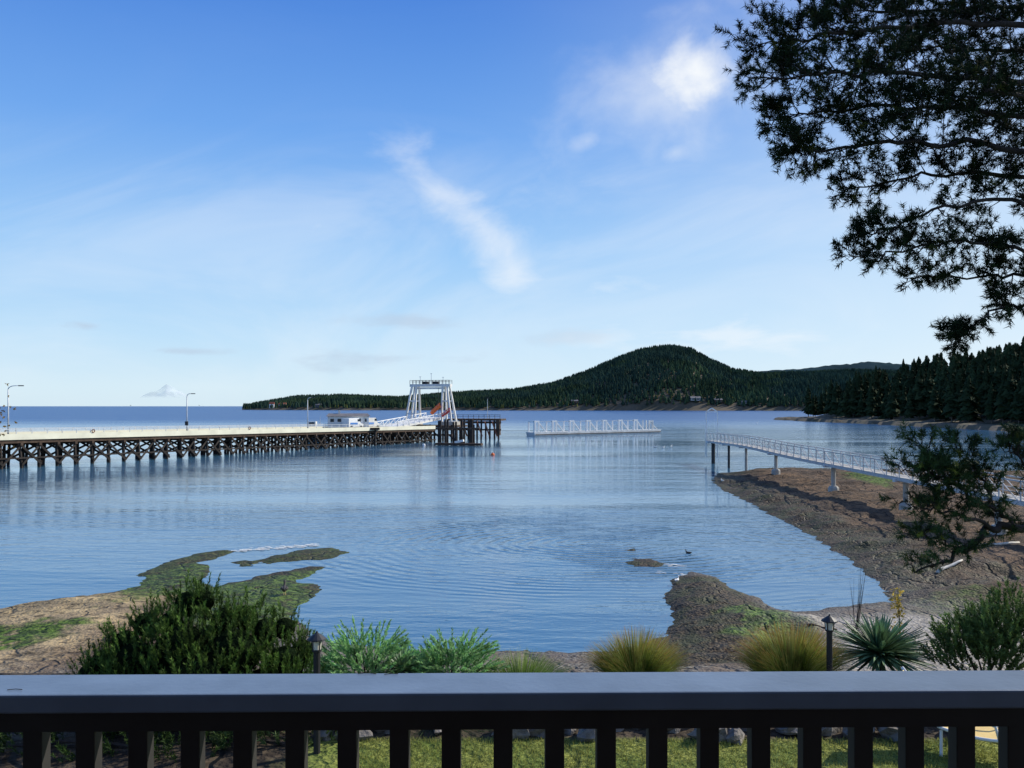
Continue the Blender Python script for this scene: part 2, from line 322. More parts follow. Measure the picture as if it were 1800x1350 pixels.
gx=np.linspace(-900,2700,260); gy=np.linspace(1500,3300,120); X1,Y1=np.meshgrid(gx,gy)
def farz(X_,Y_):
    p=X_/Y_*F+900; S=shore(p)+60*(fbm(X_,X_*0,3,.004)-.45); z=hillz(X_,Y_,2550,R1,S,12); z=np.where(Y_<S,-3,z); return np.where(p<428,-3,z)
grid_mesh('hill',X1,Y1,farz(X1,Y1),None,hillm)
R2=[(1100,712),(1250,668),(1330,652),(1400,648),(1470,640),(1530,634),(1600,640),(1700,648),(2200,655)]
gx=np.linspace(500,6500,300); gy=np.linspace(4200,6000,40); X2,Y2=np.meshgrid(gx,gy); hm2=mat('haze_tinted_wooded_hill',(.026,.048,.055),.95,.3,.006,2.,spec=0)  # hill colour carries a blue tint standing for aerial haze
p2=X2/Y2*F+900; Z2=(H+(714-ridge(R2,p2))/F*5000)*np.clip(1-np.abs(Y2-5000)/900,0,1)+14*(fbm(X2,Y2,5,.01)-.4)+14*(fbm(X2,Y2,2,.06)-.4); grid_mesh('distant_hill',X2,Y2,Z2,None,hm2)
def cones(xy,z,hh,rr,col,n=6,tiers=2):
    V=[];C=[]; N=len(xy); a0=rng.random(N)*6.28
    for t in range(tiers):
        zb=z+hh*(.12+.36*t); zt=z+hh*(1. if t==tiers-1 else .8); r=rr*(1-.42*t)
        for k in range(n):
            a=a0+2*PI*k/n; b=a0+2*PI*(k+1)/n; j=.75+.5*rng.random(N)
            v=np.stack([np.stack([xy[:,0]+r*j*np.cos(a),xy[:,1]+r*j*np.sin(a),zb],1),np.stack([xy[:,0]+r*j*np.cos(b),xy[:,1]+r*j*np.sin(b),zb],1),np.stack([xy[:,0],xy[:,1],zt],1)],1)
            V.append(v); C.append(np.stack([col*.75,col*.75,col*1.15],1))
    return np.concatenate(V),np.concatenate(C)
N=36000; yy=rng.uniform(1600,2640,N); pp=rng.uniform(428,2000,N); xx=(pp-900)/F*yy
S=shore(pp)+60*(fbm(xx,xx*0,3,.004)-.45); k=(yy>S+12); xx,yy,pp,S=xx[k],yy[k],pp[k],S[k]
zz=farz(xx,yy); hh=rng.uniform(10,17,len(xx)); clr=fbm(xx,yy,4,.008)
dec=((yy-S)<70)&(rng.random(len(xx))<.16)
colr=(.8+.35*rng.random(len(xx)))[:,None]*np.where((clr>.55)[:,None],np.array([[1.3,1.2,.9]]),np.array([[1,1,1.]])); colr=np.where(dec[:,None],np.array([[3.6,2.1,1.1]])*colr,colr); hh=np.where(dec,hh*.6,hh)
V,C=cones(np.stack([xx,yy],1),zz,hh,hh*.26,colr,5,2)
o=Tri().add(V,C).build('forest',MT['farfir']); tag(o,'dense dark conifer forest covering the far island hill','forest',kind='stuff')
# mountain; haze put in as transparency, thickening toward the base
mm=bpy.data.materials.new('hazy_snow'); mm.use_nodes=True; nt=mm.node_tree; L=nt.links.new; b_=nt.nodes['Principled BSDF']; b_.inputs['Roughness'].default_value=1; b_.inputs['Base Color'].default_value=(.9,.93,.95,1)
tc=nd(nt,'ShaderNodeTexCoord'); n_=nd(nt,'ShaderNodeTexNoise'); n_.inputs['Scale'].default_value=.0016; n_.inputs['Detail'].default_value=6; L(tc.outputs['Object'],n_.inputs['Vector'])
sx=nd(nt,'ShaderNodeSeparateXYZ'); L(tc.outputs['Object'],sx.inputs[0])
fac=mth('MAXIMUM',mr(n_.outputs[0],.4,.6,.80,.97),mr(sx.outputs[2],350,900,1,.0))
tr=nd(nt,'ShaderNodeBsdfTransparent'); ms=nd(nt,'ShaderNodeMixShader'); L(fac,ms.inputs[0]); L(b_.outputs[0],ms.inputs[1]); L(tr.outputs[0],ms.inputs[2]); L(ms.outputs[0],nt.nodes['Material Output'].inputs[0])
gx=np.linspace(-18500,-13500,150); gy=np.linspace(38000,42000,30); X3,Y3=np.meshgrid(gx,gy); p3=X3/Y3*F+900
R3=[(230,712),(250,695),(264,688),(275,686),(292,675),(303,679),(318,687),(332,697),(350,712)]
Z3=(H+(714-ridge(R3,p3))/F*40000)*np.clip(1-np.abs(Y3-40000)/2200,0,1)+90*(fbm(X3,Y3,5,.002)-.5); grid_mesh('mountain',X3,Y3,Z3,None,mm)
# ---------------------------------------------------------------- right headland
hp=[wp(*p) for p in [(1366,738),(1420,741),(1500,744),(1600,749),(1700,754),(1850,763),(2300,790),(3000,800)]]+[(1300,700),(1100,1000),(430,1000),(330,780),(215,640)]
gx=np.arange(150,900,3.); gy=np.arange(240,1000,3.); X4,Y4=np.meshgrid(gx,gy)
def headz(X_,Y_):
    d=sd(hp,X_,Y_)+10*(fbm(X_,Y_,4,.03)-.45); return np.where(d<0,-1.5,1.2+1.8*(fbm(X_,Y_,4,.15)-.3)+.06*np.clip(d-10,0,30)+np.clip(d-22,0,120)*.20)
grid_mesh('headland',X4,Y4,headz(X4,Y4),None,shorem)
def conifer(seed,lay=30,spr=.19):
    r=np.random.default_rng(seed); V=[];C=[]
    for i in range(lay):
        t=i/lay; z=.16+.84*t; R=spr*(1-t)**.75*(.6+.7*r.random())*(.6+.4*min(1,(t+.15)*3)); m=int(7+4*(1-t)); off=r.random()*6.28
        for k in range(m):
            a=off+2*PI*k/m+r.normal()*.25; rr=R*(.5+.8*r.random()); dr=.02+.35*rr; ca,sa=math.cos(a),math.sin(a); w=rr*.42+.006
            tip=np.array([ca*rr,sa*rr,z-dr]); b0=np.array([0,0,z+.02]); l=np.array([ca*rr*.6-sa*w,sa*rr*.6+ca*w,z-dr*.5]); q=np.array([ca*rr*.6+sa*w,sa*rr*.6-ca*w,z-dr*.5])
            up=np.array([ca*rr*.5,sa*rr*.5,z+.035]); sh=.6+.6*r.random()
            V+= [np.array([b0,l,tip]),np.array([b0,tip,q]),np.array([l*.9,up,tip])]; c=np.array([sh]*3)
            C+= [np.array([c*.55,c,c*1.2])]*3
    return np.array(V),np.array(C)
VAR=[conifer(s,28,sp_) for s,sp_ in ((1,.17),(2,.22),(3,.27),(4,.19),(5,.25))]
first={}
def fir(x,y,z,h,vi,label,group):
    root=thing('fir_tree',(x,y,z-.2),label,'tree',group)
    root.scale=(h,h,h); root.rotation_euler=(0,0,random.random()*6)
    if vi not in first:
        tk=MB().tube([(0,0,-.02),(0,0,.3),(0,0,.95)],[.014,.011,.003],6).build('trunk',MT['firbark'],root,local=True)
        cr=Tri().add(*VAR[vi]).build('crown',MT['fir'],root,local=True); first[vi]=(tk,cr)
    else:
        for o in first[vi]:
            c=o.copy(); COL.objects.link(c); c.parent=root
    return root
G='tall firs along the right headland shore'
def hz1(x,y): return float(headz(np.array([[x]]),np.array([[y]]))[0,0])
def hd1(x,y): return float(sd(hp,np.array([[x]]),np.array([[y]]))[0,0])
for i in range(62):
    p=1422+ i*7.2+random.uniform(-3,3)
    ys_=np.interp(p,[1366,1420,1500,1600,1700,1850],[737,741,744,749,754,763]); d0=H*F/(ys_-714); Yt=d0+random.uniform(24,60)*(1 if i%2 else 1.6); x=(p-900)/F*Yt
    if p<1470: Yt+=35; x=(p-900)/F*Yt
    z=hz1(x,Yt)
    if z<1.2: continue
    fir(x,Yt,z,random.uniform(15,26),i%5,'tall dark green fir near the shore of the right wooded headland',G)
V=[];C=[]; n=0
while n<950:
    x=random.uniform(190,620); y=random.uniform(300,900); p=x/y*F+900
    if p<1412 or p>2200: continue
    dd=hd1(x,y)
    if dd<34 or dd>185: continue
    z=hz1(x,y)
    if z<1: continue
    v,c=VAR[random.randrange(5)]; h=random.uniform(15,28)*(.72 if p<1460 else (.9 if p<1530 else 1)); a=random.random()*6.28; ca,sa=math.cos(a),math.sin(a)
    w=v*h*np.array([1.15,1.15,1]); w=np.stack([w[...,0]*ca-w[...,1]*sa+x,w[...,0]*sa+w[...,1]*ca+y,w[...,2]+z],-1); V.append(w); C.append(c*random.uniform(.7,1.25)); n+=1
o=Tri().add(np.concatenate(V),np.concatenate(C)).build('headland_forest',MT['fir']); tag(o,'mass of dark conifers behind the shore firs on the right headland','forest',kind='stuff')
# ---------------------------------------------------------------- far houses
def house(p,Y,w,hh,wallm,roofm,label,dz=0):
    x=(p-900)/F*Y; z=max(float(farz(np.array([[x]]),np.array([[Y]]))[0,0])+dz,2)
    r=thing('house',(x,Y,z),label,'house')
    MB().box((0,0,hh/2),(w,w*.7,hh)).build('wall',wallm,r,local=True)
    MB().add([(-w*.55,-w*.4,hh),(w*.55,-w*.4,hh),(w*.55,w*.4,hh),(-w*.55,w*.4,hh),(-w*.5,0,hh*1.5),(w*.5,0,hh*1.5)],[(0,1,5,4),(2,3,4,5),(0,4,3),(1,2,5),(0,3,2,1)]).build('roof',roofm,r,local=True)
    for q in (-.25,.25): MB().box((w*q,-w*.36,hh*.55),(w*.22,.2,hh*.4)).build('window',MT['glass'],r,local=True)
house(478,2075,11,10,MT['white'],MT['redroof'],'small white house nearest the left tip of the far wooded island')
house(497,2085,16,7,MT['offw'],MT['redroof'],'second pale house with red roof near the left tip of the island')
house(560,2010,13,6,MT['wallp'],MT['roof'],'grey waterfront house left of the terminal gantry on the far shore')
house(1222,1800,20,6,MT['conc'],MT['roof'],'long pale house on the far shore above the gangway end')
house(1262,1795,16,6,MT['timber'],MT['roof'],'brown house on the far shore right of the long pale one')
house(1310,1790,14,5,MT['conc'],MT['roof'],'small pale shed on the far shore before the headland')
house(1010,1850,14,6,MT['timber'],MT['roof'],'brown cabin on far shore behind the floating breakwater')
# ---------------------------------------------------------------- trestle pier
PO=Vector((-73,126,0)); ang=math.atan2(.8793,.4767); SL=.0085
pier=thing('trestle_pier',PO,'long timber trestle pier with cream kerb running out to the ferry ramp','pier',rz=ang)
pier.rotation_euler=(0,SL,ang)
S0,S1_,W=-24,112,7.5; DZ=4.8
def pl(s,t,z=0): return Vector((PO.x+.4767*s-.8793*t,PO.y+.8793*s+.4767*t,z-SL*s if z else 0))
MB().box(((S0+S1_)/2,W/2,DZ-.28),(S1_-S0,W,.3)).build('deck',MT['asph'],pier,local=True)
MB().box(((S0+S1_)/2,-.12,DZ-.22),(S1_-S0,.22,.85)).build('kerb',MT['cream'],pier,local=True)
MB().box(((S0+S1_)/2,W+.12,DZ+.1),(S1_-S0,.22,.55)).build('kerb',MT['cream'],pier,local=True)
MB().box(((S0+S1_)/2,.15,DZ-.9),(S1_-S0,.4,.5)).box(((S0+S1_)/2,W-.25,DZ-.9),(S1_-S0,.35,.5)).box(((S0+S1_)/2,W/2,DZ-.9),(S1_-S0,.35,.5)).build('stringer',MT['timber'],pier,local=True)
for yv in (-.12,W+.12):
    rl=MB(); s=S0
    while s<S1_-8: rl.box((s,yv,DZ+.5),(.09,.09,.7)); s+=2.4
    rl.box(((S0+S1_-8)/2,yv,DZ+.85),(S1_-8-S0,.08,.08)); rl.box(((S0+S1_-8)/2,yv,DZ+.5),(S1_-8-S0,.06,.06)); rl.build('railing',MT['galv'],pier,local=True)
s=S0+1; npile=0; rest=MB(); SP=2.9
while s<S1_:
    for j,(y0,lean) in enumerate(((.15,-.45),(W*.5,0),(W-.2,.5))):
        pts=([(s+random.uniform(-.25,.25),y0+lean,-2),(s+random.uniform(-.1,.1),y0,DZ-1.3)],[random.uniform(.24,.30),.22],7)
        if npile<98: MB().tube(*pts).build('pile',MT['creo'],pier,local=True); npile+=1
        else: rest.tube(*pts)
    MB().box((s,W/2,DZ-1.3),(.4,W+.8,.4)).bar((s+.3,-.2,.8),(s+.3,W,DZ-1.4),.12,.3).bar((s-.3,W,.8),(s-.3,-.1,DZ-1.4),.12,.3).build('cross_brace',MT['timber'],pier,local=True)
    s+=SP
o=rest.build('pile',MT['creo'],pier,local=True); o['kind']='stuff'
m=MB(); s=S0+1
while s<S1_-SP:
    k=int(round((s-S0)/SP))%4
    if k!=2: m.bar((s,-.5,.5),(s+SP,-.15,DZ-1.5),.1,.3)
    if k!=0: m.bar((s+SP,-.62,.5),(s,-.27,DZ-1.5),.1,.3)
    s+=SP
m.box(((S0+S1_)/2,-.38,1.5),(S1_-S0,.14,.22)); m.build('side_brace',MT['creo'],pier,local=True)
def street_lamp(base,topz,arm,label,rz):
    r=thing('pier_lamp',base,label,'lamp post',rz=rz); h=topz-base.z
    MB().tube([(0,0,0),(0,0,h*.5),(0,0,h-.5)],[.12,.1,.075],8).build('pole',MT['galv'],r,local=True,smooth=True)
    MB().tube([(0,0,h-.5)]+[(arm*(1-math.cos(a)),0,h-.5+.5*math.sin(a)) for a in (.4,.8,1.2,1.57)]+[(arm*1.5,0,h+.02)],[.075,.07,.065,.06,.055,.05],6).build('arm',MT['galv'],r,local=True,smooth=True)
    MB().box((arm*1.5+.35,0,h),(.75,.26,.14)).build('lamp_head',MT['dark'],r,local=True,bevel=.04)
    return r
for px_,lab,arm in ((17,'curved arm street lamp at the left end of the pier',1.0),(331,'street lamp with dark box halfway along the pier deck',.5),(543,'smallest curved street lamp near the white terminal building',.5)):
    k=(px_-900)/F; s_=(k*126+73)/(.4767-k*.8793)
    p=pl(s_,.35,DZ-.13); zt=H-({17:678,331:692,543:699}[px_]-714)/F*p.y
    r=street_lamp(p,zt,arm,lab,0.)
    if px_==331: MB().box((0,-.14,1.6),(.5,.3,.7)).build('control_box',MT['dark'],r,local=True)
for px_,lab in ((162,'rusty orange life ring hung on the pier rail near its left end'),(437,'rusty orange life ring hung on the pier rail near its middle')):
    k=(px_-900)/F; s_=(k*126+73)/(.4767-k*.8793); p=pl(s_,-.28,DZ+.45); m=MB()
    pts=[(.24*math.cos(a),0,.24*math.sin(a)) for a in np.linspace(0,2*PI,17)]
    o=m.tube(pts,.07,6).build('life_ring',MT['rust'],org=p,rz=ang,local=True); tag(o,lab,'life ring')
# ------------------------------------------------- terminal
tb=thing('terminal_building',(0,0,0),'white terminal building with grey roof beside the pier end','building',rz=.2)
c=at(612,752,203); tb.location=(c.x,203,4.1); RM[tb.name]=rootmat(tb.location,.2)
MB().box((0,0,1.3),(9.2,4.5,2.6)).build('wall',MT['white'],tb,local=True)
rf=MB().add([(-5.0,-2.7,2.6),(5.0,-2.7,2.6),(5.0,2.7,2.6),(-5.0,2.7,2.6),(-4.4,0,3.25),(4.4,0,3.25)],[(0,1,5,4),(2,3,4,5),(0,4,3),(1,2,5),(0,3,2,1)]).build('roof',MT['roof'],tb,local=True)
MB().box((-2,0,3.5),(.5,.5,.9)).build('chimney',MT['offw'],rf,local=True)
for q in (-3.6,-2,1.0,2.4,3.7): MB().box((q,-2.27,1.7),(.8,.08,.7)).build('window',MT['glass'],tb,local=True)
MB().box((-.6,-2.27,1.05),(.8,.08,2)).build('door',MT['blue'],tb,local=True)
MB().box((0,0,-.25),(14,6.5,.5)).build('platform',MT['timber'],tb,local=True)
for q in (-6,-2,2,6): MB().tube([(q,-2.6,-6),(q,-2.6,-.4)],.22,7).build('pile',MT['creo'],tb,local=True)
def vehicle(name,p,rz,L_,Hh,bodym,label,cat):
    r=thing(name,p,label,cat,rz=rz)
    MB().add([(x,y,z) for y in (-.95,.95) for x,z in ((-L_/2,.35),(L_/2,.35),(L_/2,1.0),(L_/2-.9,1.15),(L_/2-1.6,Hh),(-L_/2,Hh))],[(0,1,2,3,4,5),(11,10,9,8,7,6)]+[(i,6+i,6+(i+1)%6,(i+1)%6) for i in range(6)]).build('body',bodym,r,local=True,bevel=.08)
    MB().box((-L_*.15,-.97,1.1),(L_*.5,.03,.5)).build('stripe',MT['blue'],r,local=True)
    MB().box((L_/2-1.7,-.965,Hh-.45),(.8,.03,.5)).build('window',MT['glass'],r,local=True)
    for x in (-L_/2+.9,L_/2-.9):
        for y in (-.9,.9): MB().tube([(x,y-.12,.36),(x,y+.12,.36)],.36,12).build('wheel',MT['dark'],r,local=True)
def spx(px_): k=(px_-900)/F; return (k*126+73)/(.4767-k*.8793)
vehicle('white_van',pl(spx(634),2.2,DZ-.13),ang,5.2,2.3,MT['white'],'white van with blue stripe parked in front of terminal building','van')
vehicle('box_truck',pl(spx(662),2.2,DZ-.13),ang,6,2.4,MT['offw'],'pale truck waiting at the foot of the ferry ramp','truck')
bg=thing('barge',(0,0,0),'low dark work barge moored beyond the pier','barge'); c=at(556,752,235); bg.location=(c.x,235,-.2); RM[bg.name]=rootmat(bg.location)
MB().prism([(-3.2,-1.8),(3,-1.8),(3.6,0),(3,1.8),(-3.2,1.8)],0,3.8).build('hull',MT['dark'],bg,local=True); MB().box((-1,0,4.5),(2,2,1.3)).build('cabin',MT['offw'],bg,local=True); MB().box((-1,-1.01,4.7),(1.4,.04,.5)).build('window',MT['glass'],bg,local=True); MB().tube([(1,0,3.8),(1,0,6.5)],.06).build('mast',MT['galv'],bg,local=True)
# gantry
GY=238; gl=at(727,740,GY); gr=at(788,740,GY-3); gc=(gl+gr)/2; gcl=Vector((gc.x,gc.y,0)); gang=math.atan2(gr.y-gl.y,gr.x-gl.x)
gan=thing('ramp_gantry',gcl,'white steel lifting gantry with two splayed towers over the ferry ramp','gantry',rz=gang)
hw=(gr-gl).length/2; zt=14.3; zb=4.0
for sx_ in (-1,1):
    m=MB()
    for ox,oy in ((-1.5,-1.6),(1.5,-1.6),(-1.5,1.6),(1.5,1.6)): m.bar((sx_*hw+ox*.95+sx_*.3,oy*1.2,zb),(sx_*(hw-.6)+ox*.42,oy*.6,zt),.45)
    for q in (.3,.62):
        w=1.5*(.95-.53*q); c=sx_*hw*(1-q)+sx_*(hw-.6)*q+sx_*.3*(1-q); z=zb+(zt-zb)*q
        for y in (-1.92*(1-.5*q),1.92*(1-.5*q)): m.bar((c-w,y,z),(c+w,y,z),.3)
    m.build('tower',MT['offw'],gan,local=True)
    MB().box((sx_*(hw+.4),0,zb+.3),(4.2,4.6,1.3)).build('tower_base',MT['conc'],gan,local=True)
MB().box((0,0,zt+.25),(2*hw+1.6,1.6,.7)).build('crossbeam',MT['offw'],gan,local=True)
MB().box((0,-.2,zt-.5),(2*hw-2,.6,.5)).build('crossbeam',MT['offw'],gan,local=True)
m=MB()
for i in range(13):
    x=-hw-.7+i*(2*hw+1.4)/12
    for y in (-.9,.9): m.box((x,y,zt+1.1),(.08,.08,1.0))
for y in (-.9,.9): m.box((0,y,zt+1.6),(2*hw+1.4,.08,.08)).box((0,y,zt+1.2),(2*hw+1.4,.06,.06))
m.build('walkway_railing',MT['dark'],gan,local=True)
for x,h_ in ((-3.2,2.6),(0,3.4),(3.4,2.4)): MB().tube([(x,.3,zt+.6),(x,.3,zt+h_)],.06,6).box((x,.3,zt+h_),(.5,.1,.12)).build('antenna',MT['galv'],gan,local=True)
for x in (-1.5,1.5): MB().box((x,0,zt+.95),(1.6,1.2,.7)).build('winch_box',MT['dark'],gan,local=True)
for x in (-2.6,2.6): MB().tube([(x,-1,6),(x,-1,zt-.6)],.05,5).build('cable',MT['dark'],gan,local=True)
# pier head under gantry
phd=thing('timber_pier_head',(gcl.x,gcl.y-2,0),'dark timber pier head standing on piles below the white gantry','pier head',rz=gang)
MB().box((-1.5,0,3.75),(20,11,.5)).build('deck',MT['timber'],phd,local=True)
for z_ in (3.2,1.6): MB().box((-1.5,-5.7,z_),(20,.4,.5)).build('waler',MT['timber'],phd,local=True)
for i in range(17): MB().tube([(-11+i*1.2,-5.3+random.uniform(-.1,.1),-2),(-11+i*1.2,-5.3,3.6+random.uniform(-.1,.7))],.26,7).build('pile',MT['creo'],phd,local=True)
for i in range(6): MB().bar((-11+i*3.4,-5.95,3.2),(-8+i*3.4,-5.95,.5),.12,.35).build('brace',MT['creo'],phd,local=True)
# ramp
a=pl(97,3.7,DZ); b=Vector((gc.x,gc.y-1,5.7)); ra=math.atan2(b.y-a.y,b.x-a.x); ln_=(Vector((b.x,b.y))-Vector((a.x,a.y))).length
rmp=thing('ferry_ramp',(a.x,a.y,a.z),'pale hinged ferry loading ramp with railings rising under gantry','ramp',rz=ra)
sl=(b.z-a.z)/ln_
MB().bar((0,0,-.1),(ln_+3,0,-.1+sl*(ln_+3)),5.4,.5).build('deck',MT['offw'],rmp,local=True)
for y in (-2.75,2.75):
    m=MB().bar((0,y,1.3),(ln_+3,y,1.3+sl*(ln_+3)),.16); n=9
    for i in range(n+1):
        x=(ln_+3)*i/n; m.bar((x,y,sl*x),(x,y,1.3+sl*x),.14)
        if i<n: m.bar((x,y,sl*x),((ln_+3)*(i+1)/n,y,1.3+sl*(ln_+3)*(i+1)/n),.1)
    m.build('railing',MT['white'],rmp,local=True)
for i,(x0,y0,x1,y1,mt,lab) in enumerate(((758,727,773,713,'orange','orange boarding chute tilted up under the gantry'),(777,732,790,722,'red','red equipment frame leaning behind the orange chute'))):
    p=at(x0,y0,232-i); q=at(x1,y1,233-i); w_=1.1 if i==0 else .6
    o=MB().bar(p,q,w_,w_*.7).bar(p+Vector((0,-.55,.7)),q+Vector((0,-.55,.7)),.12).bar(p+Vector((0,.55,.7)),q+Vector((0,.55,.7)),.12)
    for f in (0,.33,.66,1): c=p.lerp(q,f); o.bar(c+Vector((0,-.5,.2)),c+Vector((0,-.55,.75)),.1).bar(c+Vector((0,.5,.2)),c+Vector((0,.55,.75)),.1)
    o=o.build('boarding_chute' if i==0 else 'equipment_frame',MT[mt],org=p,bevel=.04); tag(o,lab,'equipment')
# wing platform
wl=Vector((-17.0,246,0)); wr=Vector((-2.6,244,0)); wc_=(wl+wr)/2; wa=math.atan2(-3,14.9)
wg=thing('timber_dock_platform',(wc_.x,wc_.y,0),'brown timber berthing platform with rust red fenders at the pier end','dock',rz=wa)
MB().box((0,0,5.3),(15.2,7,.5)).build('deck',MT['timber'],wg,local=True)
m=MB()
for i in range(11): m.box((-7.4+i*1.48,-3.5,6.1),(.1,.1,1.1))
m.box((0,-3.5,6.65),(15,.1,.1)).box((0,-3.5,6.2),(15,.08,.08)).build('railing',MT['timber'],wg,local=True)
MB().box((0,-3.6,4.6),(15.4,.4,.6)).box((0,-3.6,2.6),(15.4,.4,.4)).build('waler',MT['timber'],wg,local=True)
for i in range(13): MB().tube([(-7.3+i*1.2+random.uniform(-.1,.1),-3.9,-2),(-7.3+i*1.2,-3.9,5.2+random.uniform(-.4,.5))],[.26,.24],7).build('pile',MT['creo'] if i%3 else MT['timber'],wg,local=True)
for i in range(5): MB().bar((-3.+i*2.1,-4.4,4.9),(-1.6+i*2.1,-4.4,.8),.7,.25).build('fender',MT['rust'],wg,local=True)
MB().box((6.9,-3.4,3.2),(1.0,1.6,4.2)).build('corner_fender',MT['timber'],wg,local=True)
p=at(857,735,246); r=thing('light_pole',(p.x,p.y,5.55),'straight thin light pole on the berthing platform','lamp post'); MB().tube([(0,0,0),(0,0,5.6)],[.1,.06]).build('pole',MT['galv'],r,local=True); MB().box((0,-.1,5.7),(.5,.4,.3)).build('lamp_head',MT['dark'],r,local=True)
dc=Vector((-12.1,203.5,0))
dp=thing('mooring_dolphin',dc,'cluster of tall black mooring piles with timber float before the berth','mooring piles')
for (px_,ty,n_) in ((771,740,2),(783,737,2),(798,742,2),(803,750,1),(812,737,2),(826,739,2),(833,746,1)):
    for j in range(n_):
        b_=wp(px_+j*3.4,781+(j%2)*1.0,0); top=at(px_+j*3.4,ty+random.uniform(-2,2),b_[1]); MB().tube([(b_[0]+.0,b_[1],-2),(top.x+random.uniform(-.15,.15),b_[1],top.z)],[.27,.24],8).build('pile',MT['creo'],dp)
MB().bar((-17.3,203.2,.35),(-6.8,200.2,.35),1.6,.5).build('float',MT['timber'],dp)
MB().bar((-16.9,204.1,3.9),(-7.4,201.2,3.9),.3,.4).build('waler',MT['timber'],dp)
MB().bar((-13,202,.75),(-11,201.4,1.2),.7,.5).build('fender',MT['white'],dp)
# ---------------------------------------------------------------- floating breakwater
bl=Vector((*wp(939,767),0)); br=Vector((*wp(1163,761),0)); ba=math.atan2(br.y-bl.y,br.x-bl.x); BL=(br-bl).length
bw=thing('floating_breakwater',bl,'white floating breakwater with open truss frames in mid channel','breakwater',rz=ba)
HZ=1.2
MB().add([(x,y,z) for y in (0,4) for x,z in ((.6,-.6),(0,HZ),(BL,HZ),(BL-1.5,-.6))],[(0,3,2,1),(4,5,6,7),(0,1,5,4),(1,2,6,5),(2,3,7,6),(3,0,4,7)]).build('hull',MT['offw'],bw,local=True)
MB().box((BL/2,-.12,.45),(BL-1,.18,.2)).build('rubbing_strip',MT['timber'],bw,local=True)
for i in range(7):
    x=.6+i*BL*.76/6; m=MB()
    m.bar((x,.5,HZ),(x,.5,4.5),.6).bar((x+1.5,.5,HZ),(x+1.5,.5,4.4),.4).bar((x+4.4,.5,HZ),(x+1.5,.5,4.1),.34).bar((x-.3,.5,4.4),(x+1.7,.5,4.4),.45)
    m.bar((x,3.4,HZ),(x,3.4,4.4),.35).bar((x,.5,4.3),(x,3.4,4.3),.3); m.build('truss_frame',MT['white'],bw,local=True)
MB().bar((.5,.5,2.7),(BL*.8,.5,2.7),.10).bar((.5,.5,4.3),(BL*.78,.5,4.3),.09).build('hand_rail',MT['galv'],bw,local=True)
m=MB()
for x in (BL*.9,BL*.93): m.bar((x,.5,HZ),(x,.5,4.3),.45).bar((x,3.4,HZ),(x,3.4,4.3),.3)
m.bar((BL*.9,.5,4),(BL*.97,.5,1.3),.25).bar((BL*.9,.5,4),(BL*.93,.5,4),.4).build('end_frame',MT['offw'],bw,local=True)
# ---------------------------------------------------------------- gangway
gw=thing('gangway',(31.6,140,0),'long pale metal gangway with truss railings on piles over the right rock shelf','walkway')
def gzz(y): return 3.35+.25*math.exp(-((y-118)/14)**2)+.0035*(y-95)
YA,YB=44,140; n=40; yv=[YA+(YB-YA)*i/n for i in range(n+1)]
m=MB()
for i in range(n): m.bar((31.6,yv[i],gzz(yv[i])),(31.6,yv[i+1],gzz(yv[i+1])),1.5,.12)
m.build('deck',MT['conc'],gw)
for sx_ in (-.8,.8):
    m=MB(); x=31.6+sx_
    for i in range(n+1):
        z=gzz(yv[i]); m.bar((x,yv[i],z-.15),(x,yv[i],z+1.25),.07)
        if i<n:
            z2=gzz(yv[i+1]); m.bar((x,yv[i],z+1.25),(x,yv[i+1],z2+1.25),.09).bar((x,yv[i],z-.12),(x,yv[i+1],z2-.12),.1,.2).bar((x,yv[i],z-.1),(x,yv[i+1],z2+1.2),.05)
            m.bar((x,yv[i],z+.55),(x,yv[i+1],z2+.55),.045)
    m.build('railing',MT['dull'],gw)
for (y,r_,foot,mt) in ((139,.3,0,'dark'),(129,.18,0,'dark'),(119.5,.18,0,'conc'),(106,.2,1,'conc'),(87,.22,1,'conc'),(71,.22,1,'conc'),(57.5,.22,1,'conc'),(46.5,.22,1,'conc')):
    zg=gz(31.6,y); zg=min(zg,0) if not foot else zg
    pl_=MB().tube([(31.6,y,zg-1),(31.6,y,gzz(y)-.25)],r_,10).build('pile',MT[mt],gw)
    MB().box((31.6,y,gzz(y)-.2),(2.0,.4,.28)).build('cap_beam',MT['galv'],pl_)
    if foot: MB().lathe((31.6,y,zg-.4),[(.52,0),(.52,.8),(.38,1.0)],8).build('footing',MT['conc'],pl_)
m=MB()
for x in (30.7,32.5): m.bar((x,140,1),(x,140,8.1),.16)
m.bar((30.7,140,8.1),(31.6,140,8.7),.16).bar((32.5,140,8.1),(31.6,140,8.7),.16).bar((30.7,140,8.1),(32.5,140,8.1),.14)
m.build('end_frame',MT['white'],gw)
